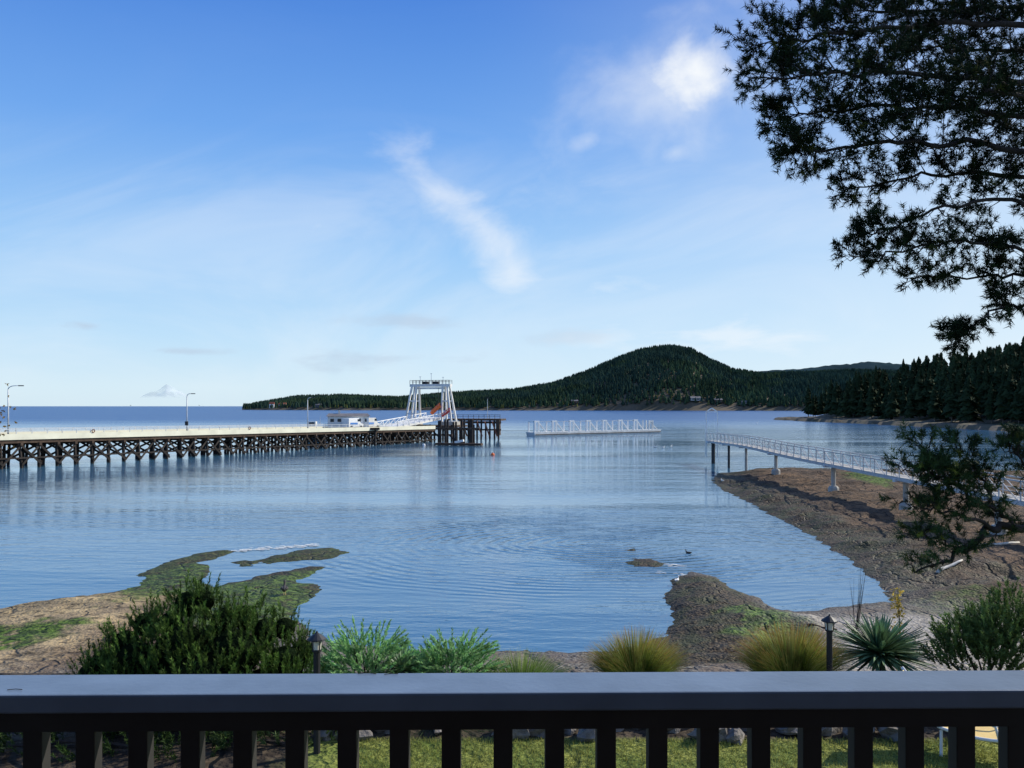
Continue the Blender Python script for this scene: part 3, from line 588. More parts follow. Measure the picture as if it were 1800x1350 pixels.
# ---------------------------------------------------------------- buoys, birds, logs, foam
def buoy(px_,py,label,mt='orange'):
    x,y=wp(px_,py); r=thing('buoy',(x,y,-.1),label,'buoy'); MB().lathe((0,0,0),[(.05,-.3),(.3,-.1),(.38,.15),(.3,.4),(.08,.52)],12).build('float',MT[mt],r,local=True,smooth=True); MB().lathe((0,0,.5),[(.05,0),(.05,.18)],6).build('eye',MT['dark'],r,local=True)
buoy(866,800,'orange mooring buoy floating right of the dolphin piles'); buoy(1330,744,'small white buoy far out before the headland','white'); buoy(745,783,'small pale buoy floating beside the pier piles','white')
def bird(px_,py,z,s,mt,label,swim=True,rz=0):
    x,y=wp(px_,py,z)
    r=thing('bird',(x,y,z),label,'bird',rz=rz); leg=0 if swim else .14*s
    b_=MB(); b_.m=Matrix.Translation((0,0,leg))@Matrix.Scale(s,4)
    b_.tube([(-.42,0,.2),(-.3,0,.17),(-.12,0,.15),(.08,0,.16),(.2,0,.2),(.27,0,.3),(.29,0,.42),(.34,0,.47),(.40,0,.46)],[.015,.06,.12,.13,.1,.055,.045,.055,.02],10)
    b_.build('body',mt,r,local=True,smooth=True)
    k=MB(); k.m=b_.m; k.tube([(.39,0,.46),(.50,0,.445)],[.018,.004],6).build('beak',MT['slat'],r,local=True)
    for sy in (-1,1):
        w_=MB(); w_.m=b_.m; w_.tube([(.12,sy*.1,.22),(-.1,sy*.125,.2),(-.38,sy*.05,.22)],[.04,.07,.01],8).build('wing',mt,r,local=True,smooth=True)
        if not swim: MB().tube([(0,sy*.04*s,0),(0,sy*.04*s,.14*s+.06)],.012*s,5).build('leg',MT['slat'],r,local=True)
for i,(a_,b_) in enumerate(((1152,787),(1166,788),(1180,786))): bird(a_,b_,-.06,1.1,MT['feath'],('leftmost','middle','rightmost')[i]+' of three white gulls floating beyond the gangway',rz=.5*i)
bird(1210,974,-.05,.55,MT['dfeath'],'dark duck swimming near the small centre reef',rz=2.6)
def land_at(px_,py):
    z=.3
    for _ in range(4): x,y=wp(px_,py,z); z=max(.02,gz(x,y))
    return z
bird(1190,1026,land_at(1190,1026),.6,MT['feath'],'white gull standing on tip of dark centre-right reef',False,rz=1)
bird(1270,848,land_at(1270,848),.7,MT['feath'],'white gull standing on far end of right rock shelf',False,rz=2)
bird(500,1046,land_at(500,1046),1.0,MT['dfeath'],'dark bird standing on the green reef behind the pine shrub',False,rz=1.8)
for i,(x0,y0,x1,y1,r_,lab) in enumerate(((1648,992,1690,984,.09,'short bleached log lying on the rocks behind the low pine limb'),(1700,962,1790,950,.10,'long bleached log lying high on the right rock shelf'),(1420,1078,1470,1082,.05,'thin dark stick on wet sand near the reef'))):
    a=wp(x0,y0,.9); b=wp(x1,y1,.9); za=gz(*a)+r_*.7; zb_=gz(*b)+r_*.7
    pts=[(a[0]+(b[0]-a[0])*t,a[1]+(b[1]-a[1])*t+.1*math.sin(t*5),za+(zb_-za)*t+.03*math.sin(t*9)) for t in np.linspace(0,1,7)]
    o=MB().tube(pts,[r_,r_*1.05,r_*.95,r_*.9,r_*.85,r_*.7,r_*.5],8).build('driftwood_log',MT['wood'] if i<2 else MT['timber'],org=pts[0],smooth=True); tag(o,lab,'driftwood')
fm=MB()
for (x0,y0,x1,y1,n_) in ((400,970,470,965,60),(470,965,555,959,80),(1150,1003,1200,1010,10),(1165,992,1205,996,8)):
    for i in range(n_):
        t=random.random()**.8; x,y=wp(x0+(x1-x0)*t+random.uniform(-6,6),y0+(y1-y0)*t+random.gauss(0,1.3)); k=random.randint(5,7); a=random.uniform(.02,.10)
        fm.add([(x+a*3*math.cos(6.28*j/k)*random.uniform(.4,1.3),y+a*math.sin(6.28*j/k)*random.uniform(.5,1.3),.02+.0005*i) for j in range(k)],[tuple(range(k))])
o=fm.build('sea_foam',MT['feath']); tag(o,'thin white foam breaking along the outer reefs','foam',kind='stuff')
# ---------------------------------------------------------------- garden
Ng=26000; gxx=rng.uniform(-2.4,9.5,Ng); gyy=rng.uniform(11.2,13.55,Ng); P=np.stack([gxx,gyy,np.full(Ng,3.9)],1); A=np.tile([0,0,1.],(Ng,1))
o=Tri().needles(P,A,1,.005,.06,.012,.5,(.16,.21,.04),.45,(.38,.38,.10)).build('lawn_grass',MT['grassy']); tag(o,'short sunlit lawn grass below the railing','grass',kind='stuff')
def boulder(c,s,seed):
    r=random.Random(seed); me=MB(); n=10; m_=6; vs=[];fs=[]
    for i in range(m_+1):
        th=PI*i/m_
        for j in range(n):
            ph=2*PI*j/n; k=1+r.uniform(-.3,.22); vs.append((c[0]+s[0]*k*math.sin(th)*math.cos(ph),c[1]+s[1]*k*math.sin(th)*math.sin(ph),c[2]+s[2]*k*math.cos(th)))
    for i in range(m_):
        for j in range(n): fs.append((i*n+j,i*n+(j+1)%n,(i+1)*n+(j+1)%n,(i+1)*n+j)[::-1])
    return me.add(vs,fs).build('boulder',MT['rock'],org=(c[0],c[1],c[2]-s[2]*.8))
x=-3.6; i=0
while x<9.3:
    w=random.uniform(.10,.32); yb=13.85+random.uniform(-.3,.3)
    if random.random()<.85:
        o=boulder((x+w,yb,3.97),(w,random.uniform(.15,.28),random.uniform(.12,.28)),i); tag(o,'rough grey brown boulder edging the lawn, seen between balusters','rock','boulders edging the lawn')
    x+=w*1.8; i+=1
def lumps_shoots(lumps,n,Yb,zc=-.35,qa=.7,qb=.4,up=1.):
    P=[];A=[]
    w=np.array([l[2]*l[2] for l in lumps],float); w/=w.sum()
    for l in rng.choice(len(lumps),n,p=w):
        px_,py,r,dy=lumps[l]; c=at(px_,py,Yb+dy); R=r/F*Yb
        v=rng.normal(size=3); v/=np.linalg.norm(v); v[2]=abs(v[2])+zc; v/=np.linalg.norm(v); q=R*(qa+qb*random.random()); p=np.array(c)+v*q
        if p[2]<3.85: continue
        P.append(p); A.append(v*.5+np.array([0,0,up])+rng.normal(size=3)*.16)
    return np.array(P),np.array(A)
r=thing('mugo_pine',(-5.2,15,3.9),'large dark green mugo pine with upright candle shoots, lower left','shrub')
lm=[(185,1165,30,0),(222,1132,30,0),(258,1098,28,.3),(300,1098,28,0),(330,1062,28,.2),(358,1056,24,.1),(395,1092,30,0),(432,1086,28,.3),(465,1110,28,0),(500,1105,24,.2),(532,1145,26,.1),(160,1185,26,0),(320,1145,56,-.4),(410,1150,54,-.4),(240,1170,50,-.4),(500,1170,42,-.3),(350,1215,90,-.6),(230,1240,80,-.5),(470,1240,80,-.5)]
P,A=lumps_shoots(lm,1700,15.,-.35,.7,.5); t=Tri()
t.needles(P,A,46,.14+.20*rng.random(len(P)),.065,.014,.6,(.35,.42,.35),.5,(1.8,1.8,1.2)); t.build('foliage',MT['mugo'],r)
m=MB()
for px_,py,rr,dy in lm:
    c=at(px_,py,15+dy); m.tube([(-5.2+random.uniform(-.3,.3),15.1,3.8),((c.x-5.2)/2,15.1,(c.z+4)/2),tuple(c)],[.07,.05,.02],6)
m.build('stem',MT['bark'],r)
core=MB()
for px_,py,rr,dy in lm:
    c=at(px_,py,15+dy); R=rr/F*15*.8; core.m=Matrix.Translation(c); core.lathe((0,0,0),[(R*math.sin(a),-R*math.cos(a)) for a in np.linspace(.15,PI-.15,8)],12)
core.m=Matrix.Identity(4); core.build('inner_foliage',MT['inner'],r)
def bush(lumps,n,name,label,loc,m_,c1,c2,axl=.38,out=.7,cnt=44,nl=.075,nw=.016,spread=.75,up=1.):
    r=thing(name,loc,label,'shrub'); P,A=lumps_shoots(lumps,n,loc[1],up=up); A=A+(P-np.array([loc[0],loc[1],4.3]))*np.array([out,out*.7,.15])
    Tri().needles(P,A,cnt,axl,nl,nw,spread,c1,.35,c2).build('foliage',m_,r)
    s=MB()
    for px_,py,rr,dy in lumps:
        c=at(px_,py,loc[1]+dy); s.tube([(loc[0],loc[1],loc[2]-.1),((c.x+loc[0])/2,loc[1],(c.z+loc[2])/2),tuple(c)],[.04,.03,.012],5)
    s.build('stem',MT['bark'],r)
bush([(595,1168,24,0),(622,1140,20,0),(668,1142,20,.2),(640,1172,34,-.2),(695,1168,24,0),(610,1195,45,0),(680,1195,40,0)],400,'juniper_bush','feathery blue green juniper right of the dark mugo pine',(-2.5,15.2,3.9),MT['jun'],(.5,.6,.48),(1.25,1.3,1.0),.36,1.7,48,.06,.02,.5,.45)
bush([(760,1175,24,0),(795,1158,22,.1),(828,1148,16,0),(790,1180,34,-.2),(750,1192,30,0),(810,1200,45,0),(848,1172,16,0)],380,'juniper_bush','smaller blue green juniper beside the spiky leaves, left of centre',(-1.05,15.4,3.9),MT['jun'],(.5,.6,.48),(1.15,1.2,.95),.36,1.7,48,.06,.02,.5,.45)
bush([(1690,1130,40,0),(1740,1110,42,0),(1790,1090,50,0),(1720,1160,60,0),(1790,1150,70,0),(1670,1165,30,0),(1850,1120,70,0),(1760,1140,50,-.3)],1150,'leafy_shrub','olive green shrub with upright twigs at right edge behind railing',(8.4,15.6,3.9),MT['leaf'],(.45,.55,.4),(1.1,1.15,.85),.26,.5,40,.06,.02)
bush([(40,1300,60,0),(130,1310,60,0),(230,1300,60,.2),(330,1310,60,0),(-40,1310,60,0)],420,'low_shrub','dark low shrub between the balusters at bottom left',(-4.8,13.2,3.9),MT['mugo'],(.3,.35,.3),(.8,.85,.6),.25,.4,36)
bush([(480,1290,36,.2),(560,1290,34,.3),(420,1295,36,.1)],160,'low_shrub','small grey green shrub at lawn edge beneath the garden lamp',(-2.9,13.3,3.9),MT['leaf'],(.35,.4,.35),(.8,.85,.75),.2,.4,30)
def blades(name,label,cat,px_,ytop,Yb,wpx,n,c1,c2,m_,w=.02,base=3.9,zj=.35,c3=None):
    x0=(px_-900)/F*Yb; r=thing(name,(x0,Yb,base),label,cat); hmax=(H-(ytop-714)/F*Yb)-base; Rx=wpx/2/F*Yb; V=[];C=[]
    for i in range(n):
        a=rng.random()*2*PI; q=math.sqrt(rng.random()); ox,oy=math.cos(a)*q,math.sin(a)*q; h_=hmax*(1-zj*rng.random())*(1.05-.34*q*q); bx,by=x0+ox*Rx*.5,Yb+oy*Rx*.4
        side=np.array([-math.sin(a+1),math.cos(a+1),0])*w/2; k=4; prev=None; tone=.6+.7*rng.random(); ye=rng.random()*.3; ct=np.array(c3 if (c3 is not None and rng.random()<.5) else c2)
        for j in range(k+1):
            t_=j/k; p=np.array([bx+ox*Rx*.9*(t_**1.7),by+oy*Rx*.7*t_**1.7,base-.05+h_*(t_-.18*q*t_**4)]); ww=side*(1-t_*.85); f=min(1,max(0,(t_-.66)*2.2+ye)); cc=(np.array(c1)*(1-f)+ct*f)*tone
            if prev is not None:
                V+=[np.array([prev[0]-prev[1],prev[0]+prev[1],p+ww]),np.array([prev[0]-prev[1],p+ww,p-ww])]; C+=[np.array([prev[2],prev[2],cc]),np.array([prev[2],cc,cc])]
            prev=(p,ww,cc)
    Tri().add(np.array(V),np.array(C)).build('blades',m_,r); return r
blades('ornamental_grass','golden ornamental grass clump right of centre, standing alone','grass',1118,1092,16.,152,3000,(.24,.36,.05),(.62,.30,.10),MT['grassy'],.016,3.9,.35,(.55,.50,.16))
blades('ornamental_grass','golden ornamental grass clump beside the right garden lamp','grass',1390,1080,16.,172,3400,(.22,.34,.05),(.58,.24,.09),MT['grassy'],.016,3.9,.35,(.52,.46,.15))
blades('ornamental_grass','short green grass tuft between juniper and golden grass','grass',915,1132,15.6,150,1300,(.16,.28,.05),(.38,.46,.14),MT['grassy'],.016)
blades('low_shrub','low dark grassy plants behind boulders below railing centre','shrub',760,1240,14.6,300,700,(.04,.07,.02),(.10,.14,.05),MT['grassy'],w=.02)
def rosette(label,px_,py,Yb,Lpx,n,w):
    c=at(px_,py,Yb); r=thing('garden_yucca',(c.x,Yb,3.88),label,'plant'); L_=Lpx/F*Yb; V=[];C=[]
    MB().tube([(c.x,Yb,3.8),(c.x,Yb,c.z+.05)],[.07,.06],8).build('stem',MT['bark'],r)
    for i in range(n):
        a=rng.random()*2*PI; e=math.asin(rng.uniform(-.3,1)); d=np.array([math.cos(a)*math.cos(e),math.sin(a)*math.cos(e),math.sin(e)]); l=L_*rng.uniform(.7,1.05)*(1-.25*max(0,math.sin(e))**3); sd_=np.array([-math.sin(a),math.cos(a),0])*w/2; o=np.array(c)
        tone=.45+.9*rng.random(); prev=None; nn=np.cross(d,sd_); nn=nn/np.linalg.norm(nn)*w*.25
        for j,(t_,ww) in enumerate(((0,.5),(.3,1),(.65,.8),(1,.05))):
            p=o+d*l*t_+np.array([0,0,-.10*l*t_*t_]); s_=sd_*ww; cc=np.array([tone]*3)*(1+.2*t_)
            if prev is not None:
                q0,s0,c0=prev
                for sg in (-1,1):
                    V+=[np.array([q0,q0+s0*sg+nn*.6,p+s_*sg+nn*.6]),np.array([q0,p+s_*sg+nn*.6,p])]; C+=[np.array([c0,c0,cc]),np.array([c0,cc,cc])]
            prev=(p,s_,cc)
    Tri().add(np.array(V),np.array(C)).build('leaves',MT['yucca'],r)
rosette('large spiky yucca with sword leaves right of the garden lamp',1545,1150,16.2,100,340,.08)
rosette('small dark spiky plant between the two junipers',708,1180,15.0,62,130,.035)
r=thing('bare_shrub',(6.55,17,3.7),'thin leafless shrub standing left of the yellow leaved sapling','shrub'); m=MB()
for i in range(14):
    a=at(1504+random.uniform(-3,3),1130,17); q=at(1505+random.uniform(-17,17),random.uniform(985,1070),17+random.uniform(-.2,.2)); md=(a*.6+q*.4)+Vector((random.uniform(-.02,.02),0,0)); m.tube([a,md,q],[.006,.004,.0015],5)
m.build('stem',MT['bark'],r)
r=thing('yellow_sapling',(7.4,17,3.7),'small sapling with yellow autumn leaves behind the yucca','sapling'); a=at(1580,1180,17); q=at(1578,1035,17); MB().tube([a,(a+q)/2+Vector((.03,0,0)),q],[.02,.014,.004],6).build('stem',MT['bark'],r)
tt=rng.random(150)[:,None]**.7; P=np.array(a)[None]*(1-tt)+np.array(q)[None]*tt+rng.normal(size=(150,3))*.045; Tri().needles(P,rng.normal(size=(150,3)),2,.02,.06,.04,.5,(1.6,1.8,1.2),.3).build('leaves',MT['autumn'],r)
def garden_lamp(px_,ytop,Yb,label):
    x=(px_-900)/F*Yb; zt=H-(ytop-714)/F*Yb; r=thing('garden_lamp',(x,Yb,3.88),label,'lamp'); h=zt-3.88
    MB().lathe((0,0,0),[(.05,0),(.05,h-.30),(.07,h-.29),(.07,h-.26)],10).build('post',MT['dark'],r,local=True)
    MB().lathe((0,0,h-.26),[(.06,0),(.075,.14)],8).build('lamp_glass',MT['frost'],r,local=True)
    for k in range(4):
        a=PI/4+k*PI/2; MB().bar((.07*math.cos(a),.07*math.sin(a),h-.26),(.088*math.cos(a),.088*math.sin(a),h-.11),.014).build('cage_bar',MT['dark'],r,local=True)
    MB().lathe((0,0,h-.12),[(.14,0),(.135,.02),(.06,.075),(.02,.10),(.012,.125)],12).build('cap',MT['dark'],r,local=True)
garden_lamp(557,1110,13.0,'black garden lamp post at the right edge of the dark mugo pine'); garden_lamp(1458,1080,15.3,'black garden lamp post between golden grass and large yucca')
c=at(1715,1335,12.9); r=thing('garden_lounger',(c.x,12.9,3.9),'white framed garden lounger with pale yellow seat on the lawn, lower right','chair',rz=2.5)
def sheet(xs_,zf,hw_,th):
    m=MB(); n=len(xs_); vs=[];fs=[]
    for x in xs_:
        for y,dz in ((-hw_,0),(hw_,0),(hw_,-th),(-hw_,-th)): vs.append((x,y,zf(x)+dz))
    for i in range(n-1):
        for k in range(4): k2=(k+1)%4; fs.append((4*i+k,4*(i+1)+k,4*(i+1)+k2,4*i+k2))
    fs+=[(0,1,2,3),tuple(4*(n-1)+k for k in (3,2,1,0))]; return m.add(vs,fs)
sheet(np.linspace(-.62,.45,14),lambda x:.38+.22*(x+.05)**2,.28,.035).build('seat',MT['slat'],r,local=True,smooth=False)
sheet(np.linspace(.47,1.05,10),lambda x:.38+.22*(x+.05)**2+.7*(x-.45)**1.3,.28,.035).build('backrest',MT['slat'],r,local=True)
for sy in (-.31,.31): MB().tube([(x,sy,.37+.22*(x+.05)**2+(.7*(x-.45)**1.3 if x>.45 else 0)) for x in np.linspace(-.65,1.08,14)],.025,8).tube([(-.35,sy,.4),(-.3,sy,.58),(-.1,sy,.64),(.2,sy,.62),(.55,sy,.5)],.022,8).build('side_frame',MT['white'],r,local=True,smooth=True)
for x in (-.45,.4):
    for sy in (-.31,.31): MB().tube([(x,sy,0),(x,sy,.38)],.022,8).build('leg',MT['white'],r,local=True)
# ---------------------------------------------------------------- pines on the right
def pine(name,label,base,trunk_pts,trunk_r,limbs,tufts_per,seed,Lt=.085,dm_=1.8,m_=MT['needle'],zs=.8,nt0=6,nt1=10,ax=.12,nw=.009,sprd=.85):
    rr=random.Random(seed); root=thing(name,base,label,'tree')
    MB().tube(trunk_pts,trunk_r,12).build('trunk',MT['bark'],root,smooth=True)
    P=[];A=[];tw=MB(); K=[]
    for li,(pts,rad,dens,sz) in enumerate(limbs):
        w=[at(*p) for p in pts]; fine=[]
        for i in range(len(w)-1):
            for j in range(6): fine.append(w[i].lerp(w[i+1],j/6)+Vector((rr.uniform(-1,1),rr.uniform(-1,1),rr.uniform(-1,1)))*.035)
        fine.append(w[-1]); n=len(fine); MB().tube(fine,[rad*(1-.88*i/(n-1)) for i in range(n)],7).build('limb',MT['bark'],root,smooth=True)
        nb=int(dens*dm_); clump=[rr.uniform(0,1) for _ in range(24)]
        for b in range(nb):
            f=(b+rr.random())/nb
            if rr.random()>clump[int(f*23)]+.3: continue
            f=.08+.92*f; i=min(n-2,int(f*(n-1))); p=fine[i].lerp(fine[i+1],f*(n-1)-i); d=(fine[min(i+2,n-1)]-fine[max(i-1,0)]).normalized()
            v=Vector((rr.gauss(0,1),rr.gauss(0,1),rr.gauss(0,zs)+.2)); dirn=(d*.6+v.normalized()*.95).normalized(); ln=sz*(1.0-.6*f)*rr.uniform(.4,1.1)
            e1=p+dirn*ln*.5+Vector((0,0,-.03)); e2=p+dirn*ln+Vector((0,0,.04)); tw.tube([p,e1,e2],[.008,.005,.003],4)
            nt_=rr.randint(nt0,nt1)
            for k in range(nt_):
                s=.3+.7*(k+1)/nt_; q=p.lerp(e2,s); sd_=Vector((rr.gauss(0,1),rr.gauss(0,1),rr.gauss(0,.6)+.35)).normalized(); dd=(dirn*.8+sd_*.8).normalized(); l2=rr.uniform(.02,.10)
                if k==nt_-1: dd=dirn; l2=.03
                e=q+dd*l2; tw.tube([q,e],[.003,.002],3); P.append(tuple(e)); A.append(tuple(dd)); K.append(rr.random())
    tw.build('twigs',MT['bark'],root)
    P=np.array(P);A=np.array(A);K=np.array(K); t=Tri(); b=K<.93
    t.needles(P[b],A[b],tufts_per,ax,Lt,nw,sprd,(.8,.85,.8),.5)
    t.needles(P[~b],A[~b],tufts_per,.09,Lt*.9,nw,sprd,(3.2,2.1,1.1),.4)
    t.build('crown',m_,root); return len(P)
b0=at(2060,1200,11); b0.z=3.9
L1=[([(2030,150,11),(1850,40,10.4),(1650,40,10),(1450,60,9.7),(1330,80,9.5)],.05,66,.8),
 ([(2040,60,11),(1850,-60,10.5),(1600,-40,10),(1430,-10,9.7)],.045,54,.8),
 ([(2040,220,11),(1850,150,10),(1650,130,9.5),(1480,130,9.2),(1335,135,9)],.05,68,.8),
 ([(2040,260,11),(1850,210,10.6),(1680,190,10.4),(1500,190,10.2),(1350,212,10)],.045,64,.72),
 ([(2040,320,11),(1860,280,10),(1700,250,9.8),(1560,255,9.5),(1440,265,9.4),(1390,258,9.4)],.045,52,.6),
 ([(2040,380,11),(1870,330,10.5),(1720,300,10.2),(1600,310,10),(1480,335,10)],.04,38,.46),
 ([(2040,250,11),(1880,90,11.5),(1700,90,11.6),(1550,80,11.6)],.045,54,.85),
 ([(2040,200,11),(1880,180,9),(1740,160,8.8),(1600,200,8.7)],.04,42,.6),
 ([(2040,150,11),(1850,0,11),(1650,20,11),(1500,20,11)],.04,48,.7),
 ([(2040,430,11),(1880,400,10),(1780,350,9.8),(1680,360,9.6),(1570,400,9.5),(1520,410,9.5)],.035,27,.40),
 ([(2040,500,11),(1900,470,10),(1800,440,9.8),(1690,425,9.6),(1560,445,9.5),(1490,447,9.5)],.032,34,.36),
 ([(2040,540,11),(1900,500,10.2),(1800,485,10),(1700,490,9.9),(1590,490,9.9)],.032,30,.34),
 ([(2040,600,11),(1900,560,10.2),(1820,535,10),(1750,545,9.9),(1700,585,9.8),(1660,600,9.8)],.028,28,.30),
 ([(2040,450,11),(1920,300,12),(1800,230,12.2),(1700,210,12.2)],.035,30,.6)]
nt1=pine('pine_tree','large dark pine reaching in from the upper right edge',(b0.x,11,3.9),[(b0.x,11,3.8),at(2050,700,11),at(2035,300,11),at(2040,0,11),at(2060,-600,11)],[.28,.24,.2,.17,.08],L1,34,5,.066,1.9,MT['needle'],.8,6,10,.10,.009,1.0)
b1=at(2000,1300,9.6)
L2=[([(1990,1020,9.6),(1860,955,9.3),(1790,928,9.2),(1735,925,9.1),(1700,965,9.1),(1660,985,9.),(1610,1005,9)],.06,20,.22),
 ([(1790,928,9.2),(1740,890,9.1),(1690,860,9.),(1650,820,9.),(1605,780,9)],.028,30,.30),
 ([(1740,926,9.1),(1680,905,9),(1640,895,8.9),(1585,880,8.9)],.02,20,.24),
 ([(1860,955,9.3),(1840,880,9.3),(1800,810,9.2),(1765,775,9.2)],.026,26,.30),
 ([(1690,860,9.),(1650,840,9),(1590,825,9)],.018,20,.24),
 ([(1740,890,9.1),(1720,830,9.1),(1680,775,9.1)],.018,18,.24),
 ([(1700,965,9.1),(1650,950,9.1),(1600,940,9.1)],.018,10,.2),
 ([(1860,955,9.3),(1830,850,9.6),(1810,790,9.7)],.02,16,.3)]
nt2=pine('pine_sapling','smaller gnarled pine with twisted limb at the lower right edge',(b1.x,9.6,3.9),[(b1.x,9.6,3.8),at(2000,1150,9.6),at(1990,1020,9.6),at(2020,900,9.6),at(2060,760,9.6)],[.12,.10,.085,.06,.02],L2,32,9,.066,1.4,mat('young_pine_needles',(.05,.085,.025),.75,.35,2,attr=True,spec=.2),.4,4,7,.09,.008,.95)
print('tufts',nt1,nt2)
r=thing('autumn_tree',(-26.5,42,gz(-26.5,42)),'small tree with brown autumn leaves at the far left edge','tree'); MB().tube([(-26.5,42,0),(-26.4,42,5),(-26.2,42,9)],[.14,.1,.03],8).build('trunk',MT['bark'],r)
P=rng.normal(size=(420,3))*np.array([.7,.75,.8])+np.array([-25.7,42,8.4]); Tri().needles(P,rng.normal(size=(420,3)),4,.1,.12,.09,.8,(.8,.8,.8),.5).build('crown',MT['autumn'],r)
# ---------------------------------------------------------------- railing + unseen house added for shade
rz=math.radians(.9)
R_=thing('porch_railing',(0,1.8,7.35),'dark blue grey wooden porch railing across the foreground','railing',rz=rz)
zt_=8.417-7.35
MB().box((0,.07,zt_-.019),(6.4,.14,.038)).build('top_rail',MT['paint'],R_,local=True,bevel=.004)
MB().box((0,.055,zt_-.0625),(6.3,.045,.047)).build('sub_rail',MT['shadepaint'],R_,local=True)
for k in range(-26,27): MB().box((-.018+.1085*k,.07,(zt_-.086+.1)/2),(.040,.038,zt_-.086-.1)).build('baluster',MT['shadepaint'],R_,local=True,bevel=.002)
MB().box((0,.07,.08),(6.3,.05,.04)).build('bottom_rail',MT['shadepaint'],R_,local=True)
hs=thing('unseen_shading_house',(0,-2.6,3.9),'unseen dark house behind the viewpoint, added to shade the railing, with porch deck','house')  # unseen wall and roof, added to keep sky light off the rail fronts
MB().box((0,-2.6,7.6),(14,.2,7.6)).build('wall',MT['wallp'],hs); MB().box((0,-.3,7.27),(7,4.5,.14)).build('porch_deck',MT['timber'],hs); MB().box((0,-1.2,11.5),(14.5,3.4,.2)).build('roof',MT['roof'],hs)
for x in (-3.1,3.1): MB().box((x,1.85,5.55),(.14,.14,3.3)).build('post',MT['timber'],hs)
for i,(x,y,rzz,l,lab) in enumerate(((-1.02,1.815,.15,.03,'dark pine needle lying on top rail at the left'),(-.315,1.925,-.1,.04,'bent dry needle at the back edge of top rail'),(-.262,1.92,.3,.03,'short dry leaf stalk right of the bent needle'))):
    z=8.4185; o=MB().tube([(x-l/2,y,z),(x,y+.004*math.cos(rzz),z+.0005),(x+l/2*math.cos(rzz),y+l/2*math.sin(rzz),z)],.0008,5).build('dry_needle',MT['brownneedle'],org=(x,y,z)); tag(o,lab,'needle')
# ---------------------------------------------------------------- light + world
el=math.radians(33); az=math.radians(62)
Sd=Vector((math.sin(az)*math.cos(el),math.cos(az)*math.cos(el),math.sin(el)))
sl_=bpy.data.lights.new('sun','SUN'); sl_.energy=5.0; sl_.angle=math.radians(.5); sl_.color=(1,.94,.82); so=bpy.data.objects.new('sun',sl_); COL.objects.link(so); so.rotation_euler=Sd.to_track_quat('Z','Y').to_euler(); so.location=(20,0,30)
w=bpy.data.worlds.new('World'); sc.world=w; w.use_nodes=True; nt=w.node_tree; L=nt.links.new; bg=nt.nodes['Background']; ST=.10; bg.inputs[1].default_value=ST
try: w.cycles.sampling_method='NONE'
except Exception as e: print(e)
sky=nd(nt,'ShaderNodeTexSky',sky_type='NISHITA'); sky.sun_disc=False; sky.sun_elevation=el; sky.sun_rotation=az; sky.air_density=1.0; sky.dust_density=.3; sky.ozone_density=3; sky.altitude=0
tc=nd(nt,'ShaderNodeTexCoord'); sx=nd(nt,'ShaderNodeSeparateXYZ'); L(tc.outputs['Generated'],sx.inputs[0])
rmp_=nd(nt,'ShaderNodeValToRGB'); L(sx.outputs[2],rmp_.inputs[0]); er=rmp_.color_ramp.elements
st=[(0,(.68,.84,.94)),(.02,(.68,.86,.97)),(.075,(.53,.77,.99)),(.17,(.34,.61,.97)),(.29,(.165,.40,.88)),(.42,(.075,.245,.74)),(1,(.045,.14,.50))]
er[0].position=0; er[0].color=(*[c/ST for c in st[0][1]],1); er[1].position=1; er[1].color=(*[c/ST for c in st[-1][1]],1)
for p_,c_ in st[1:-1]: e_=er.new(p_); e_.color=(*[c/ST for c in c_],1)
yy_=mth('MAXIMUM',sx.outputs[1],.08); u=mth('DIVIDE',sx.outputs[0],yy_); v=mth('DIVIDE',sx.outputs[2],yy_)
def nz2(su,sv,rot,scale,dt=5,dist=0,off=0,ro=.6):
    cb=nd(nt,'ShaderNodeCombineXYZ'); L(u,cb.inputs[0]); L(v,cb.inputs[1]); cb.inputs[2].default_value=off
    m1=nd(nt,'ShaderNodeMapping',vector_type='TEXTURE'); m1.inputs['Rotation'].default_value=(0,0,rot); m1.inputs['Scale'].default_value=(su,sv,1); L(cb.outputs[0],m1.inputs[0])
    n=nd(nt,'ShaderNodeTexNoise'); n.inputs['Scale'].default_value=scale; n.inputs['Detail'].default_value=dt; n.inputs['Roughness'].default_value=ro; n.inputs['Distortion'].default_value=dist; L(m1.outputs[0],n.inputs['Vector']); return n.outputs[0]
nc=nz2(1.2,1,.3,15,5,.2,0,.55); nw=nz2(2.4,1,.15,14,5,.7,3,.58); nl=nz2(3.0,1,0,22,5,.2,7); nh=nz2(2.4,1,.15,5,5,1.2,11)
def blob(px_,py,sx_,sy_,rot,n,amp,lo,hi,mx):
    cu,cv=(px_-900)/F,(714-py)/F; c,s=math.cos(rot),math.sin(rot)
    du=mth('SUBTRACT',u,cu); dv=mth('SUBTRACT',v,cv)
    a=mth('ADD',mth('MULTIPLY',du,c*F/sx_),mth('MULTIPLY',dv,s*F/sx_)); b=mth('ADD',mth('MULTIPLY',du,-s*F/sy_),mth('MULTIPLY',dv,c*F/sy_))
    q=mth('SUBTRACT',1.,mth('SQRT',mth('ADD',mth('MULTIPLY',a,a),mth('MULTIPLY',b,b)))); q=mth('MAXIMUM',q,-2.)
    q=mth('ADD',q,mth('MULTIPLY',mth('SUBTRACT',n,.5),amp)); return mr(q,lo,hi,0,mx)
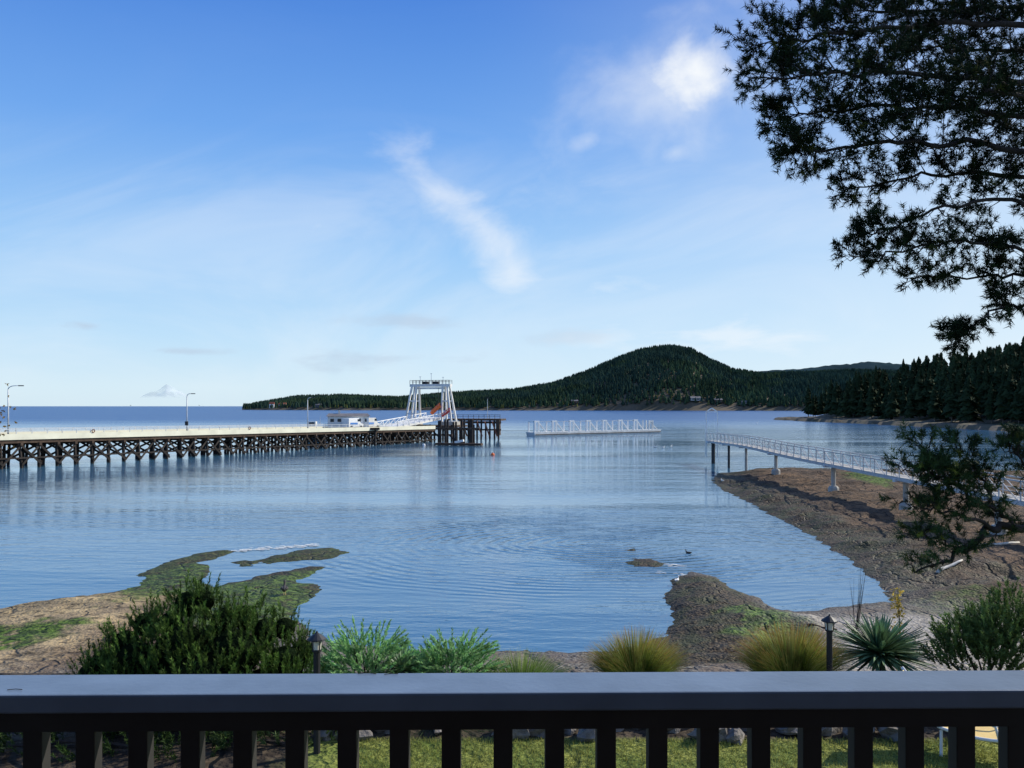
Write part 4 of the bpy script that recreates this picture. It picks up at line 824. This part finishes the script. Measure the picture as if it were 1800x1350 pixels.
cl=[blob(1226,125,105,100,-.3,nc,1.8,.0,1.1,1.),blob(1170,165,260,150,.5,nc,1.8,-.15,1.6,.55),blob(1032,248,55,32,.3,nc,2.0,-.05,1.2,.4),blob(1185,268,50,30,.3,nc,2.0,-.05,1.3,.35),
 blob(845,395,200,70,-.75,nw,2.8,-.1,1.4,.62),blob(905,485,65,90,0,nw,2.4,-.2,1.3,.6),blob(560,395,150,40,.75,nw,3.2,.05,1.6,.32),blob(1000,320,360,80,.2,nw,3.,.0,1.9,.35),
 blob(1250,590,230,60,0,nl,4.,.1,1.4,.5),blob(1060,595,150,40,0,nl,4.,.1,1.5,.4),blob(1080,500,130,40,.1,nl,4.,.2,1.5,.3)]
tot=cl[0]
for c in cl[1:]: tot=mth('MAXIMUM',tot,c)
hz=mth('MULTIPLY',mth('MULTIPLY',mr(nh,.42,.76,0,.26),mr(v,.20,.36,1,.05)),mr(v,-.02,.10,.4,1)); tot=mth('MAXIMUM',tot,hz)
gy_=[blob(150,572,62,16,-.1,nl,3.0,.0,.8,.6),blob(330,618,85,10,0,nl,3.,.05,.9,.5),blob(730,567,125,18,0,nl,3.,.0,1.,.5),blob(680,630,140,20,.05,nl,4.,.0,1.,.5),blob(1010,592,90,18,.05,nl,4,.1,1.2,.3)]
gt=gy_[0]
for c in gy_[1:]: gt=mth('MAXIMUM',gt,c)
base=mixc(.06,rmp_.outputs[0],sky.outputs[0])
base=mixc(mth('MULTIPLY',mr(u,-.1,.75,0,.62),mr(v,-.1,.7,1,.5)),base,(.84/ST,.93/ST,.99/ST))
c1=mixc(tot,base,(.94/ST,.97/ST,1./ST)); c2=mixc(gt,c1,(.50/ST,.60/ST,.74/ST)); L(c2,bg.inputs[0])
# ---------------------------------------------------------------- camera
cd=bpy.data.cameras.new('camera'); cd.sensor_width=36; cd.lens=36*F/1800; cd.shift_y=39/1800; cd.clip_start=.05; cd.clip_end=150000
co=bpy.data.objects.new('camera',cd); COL.objects.link(co); co.location=(0,0,H); co.rotation_euler=(PI/2,0,0); sc.camera=co
sc.view_settings.view_transform='Standard'; sc.view_settings.look='None'; sc.view_settings.exposure=0
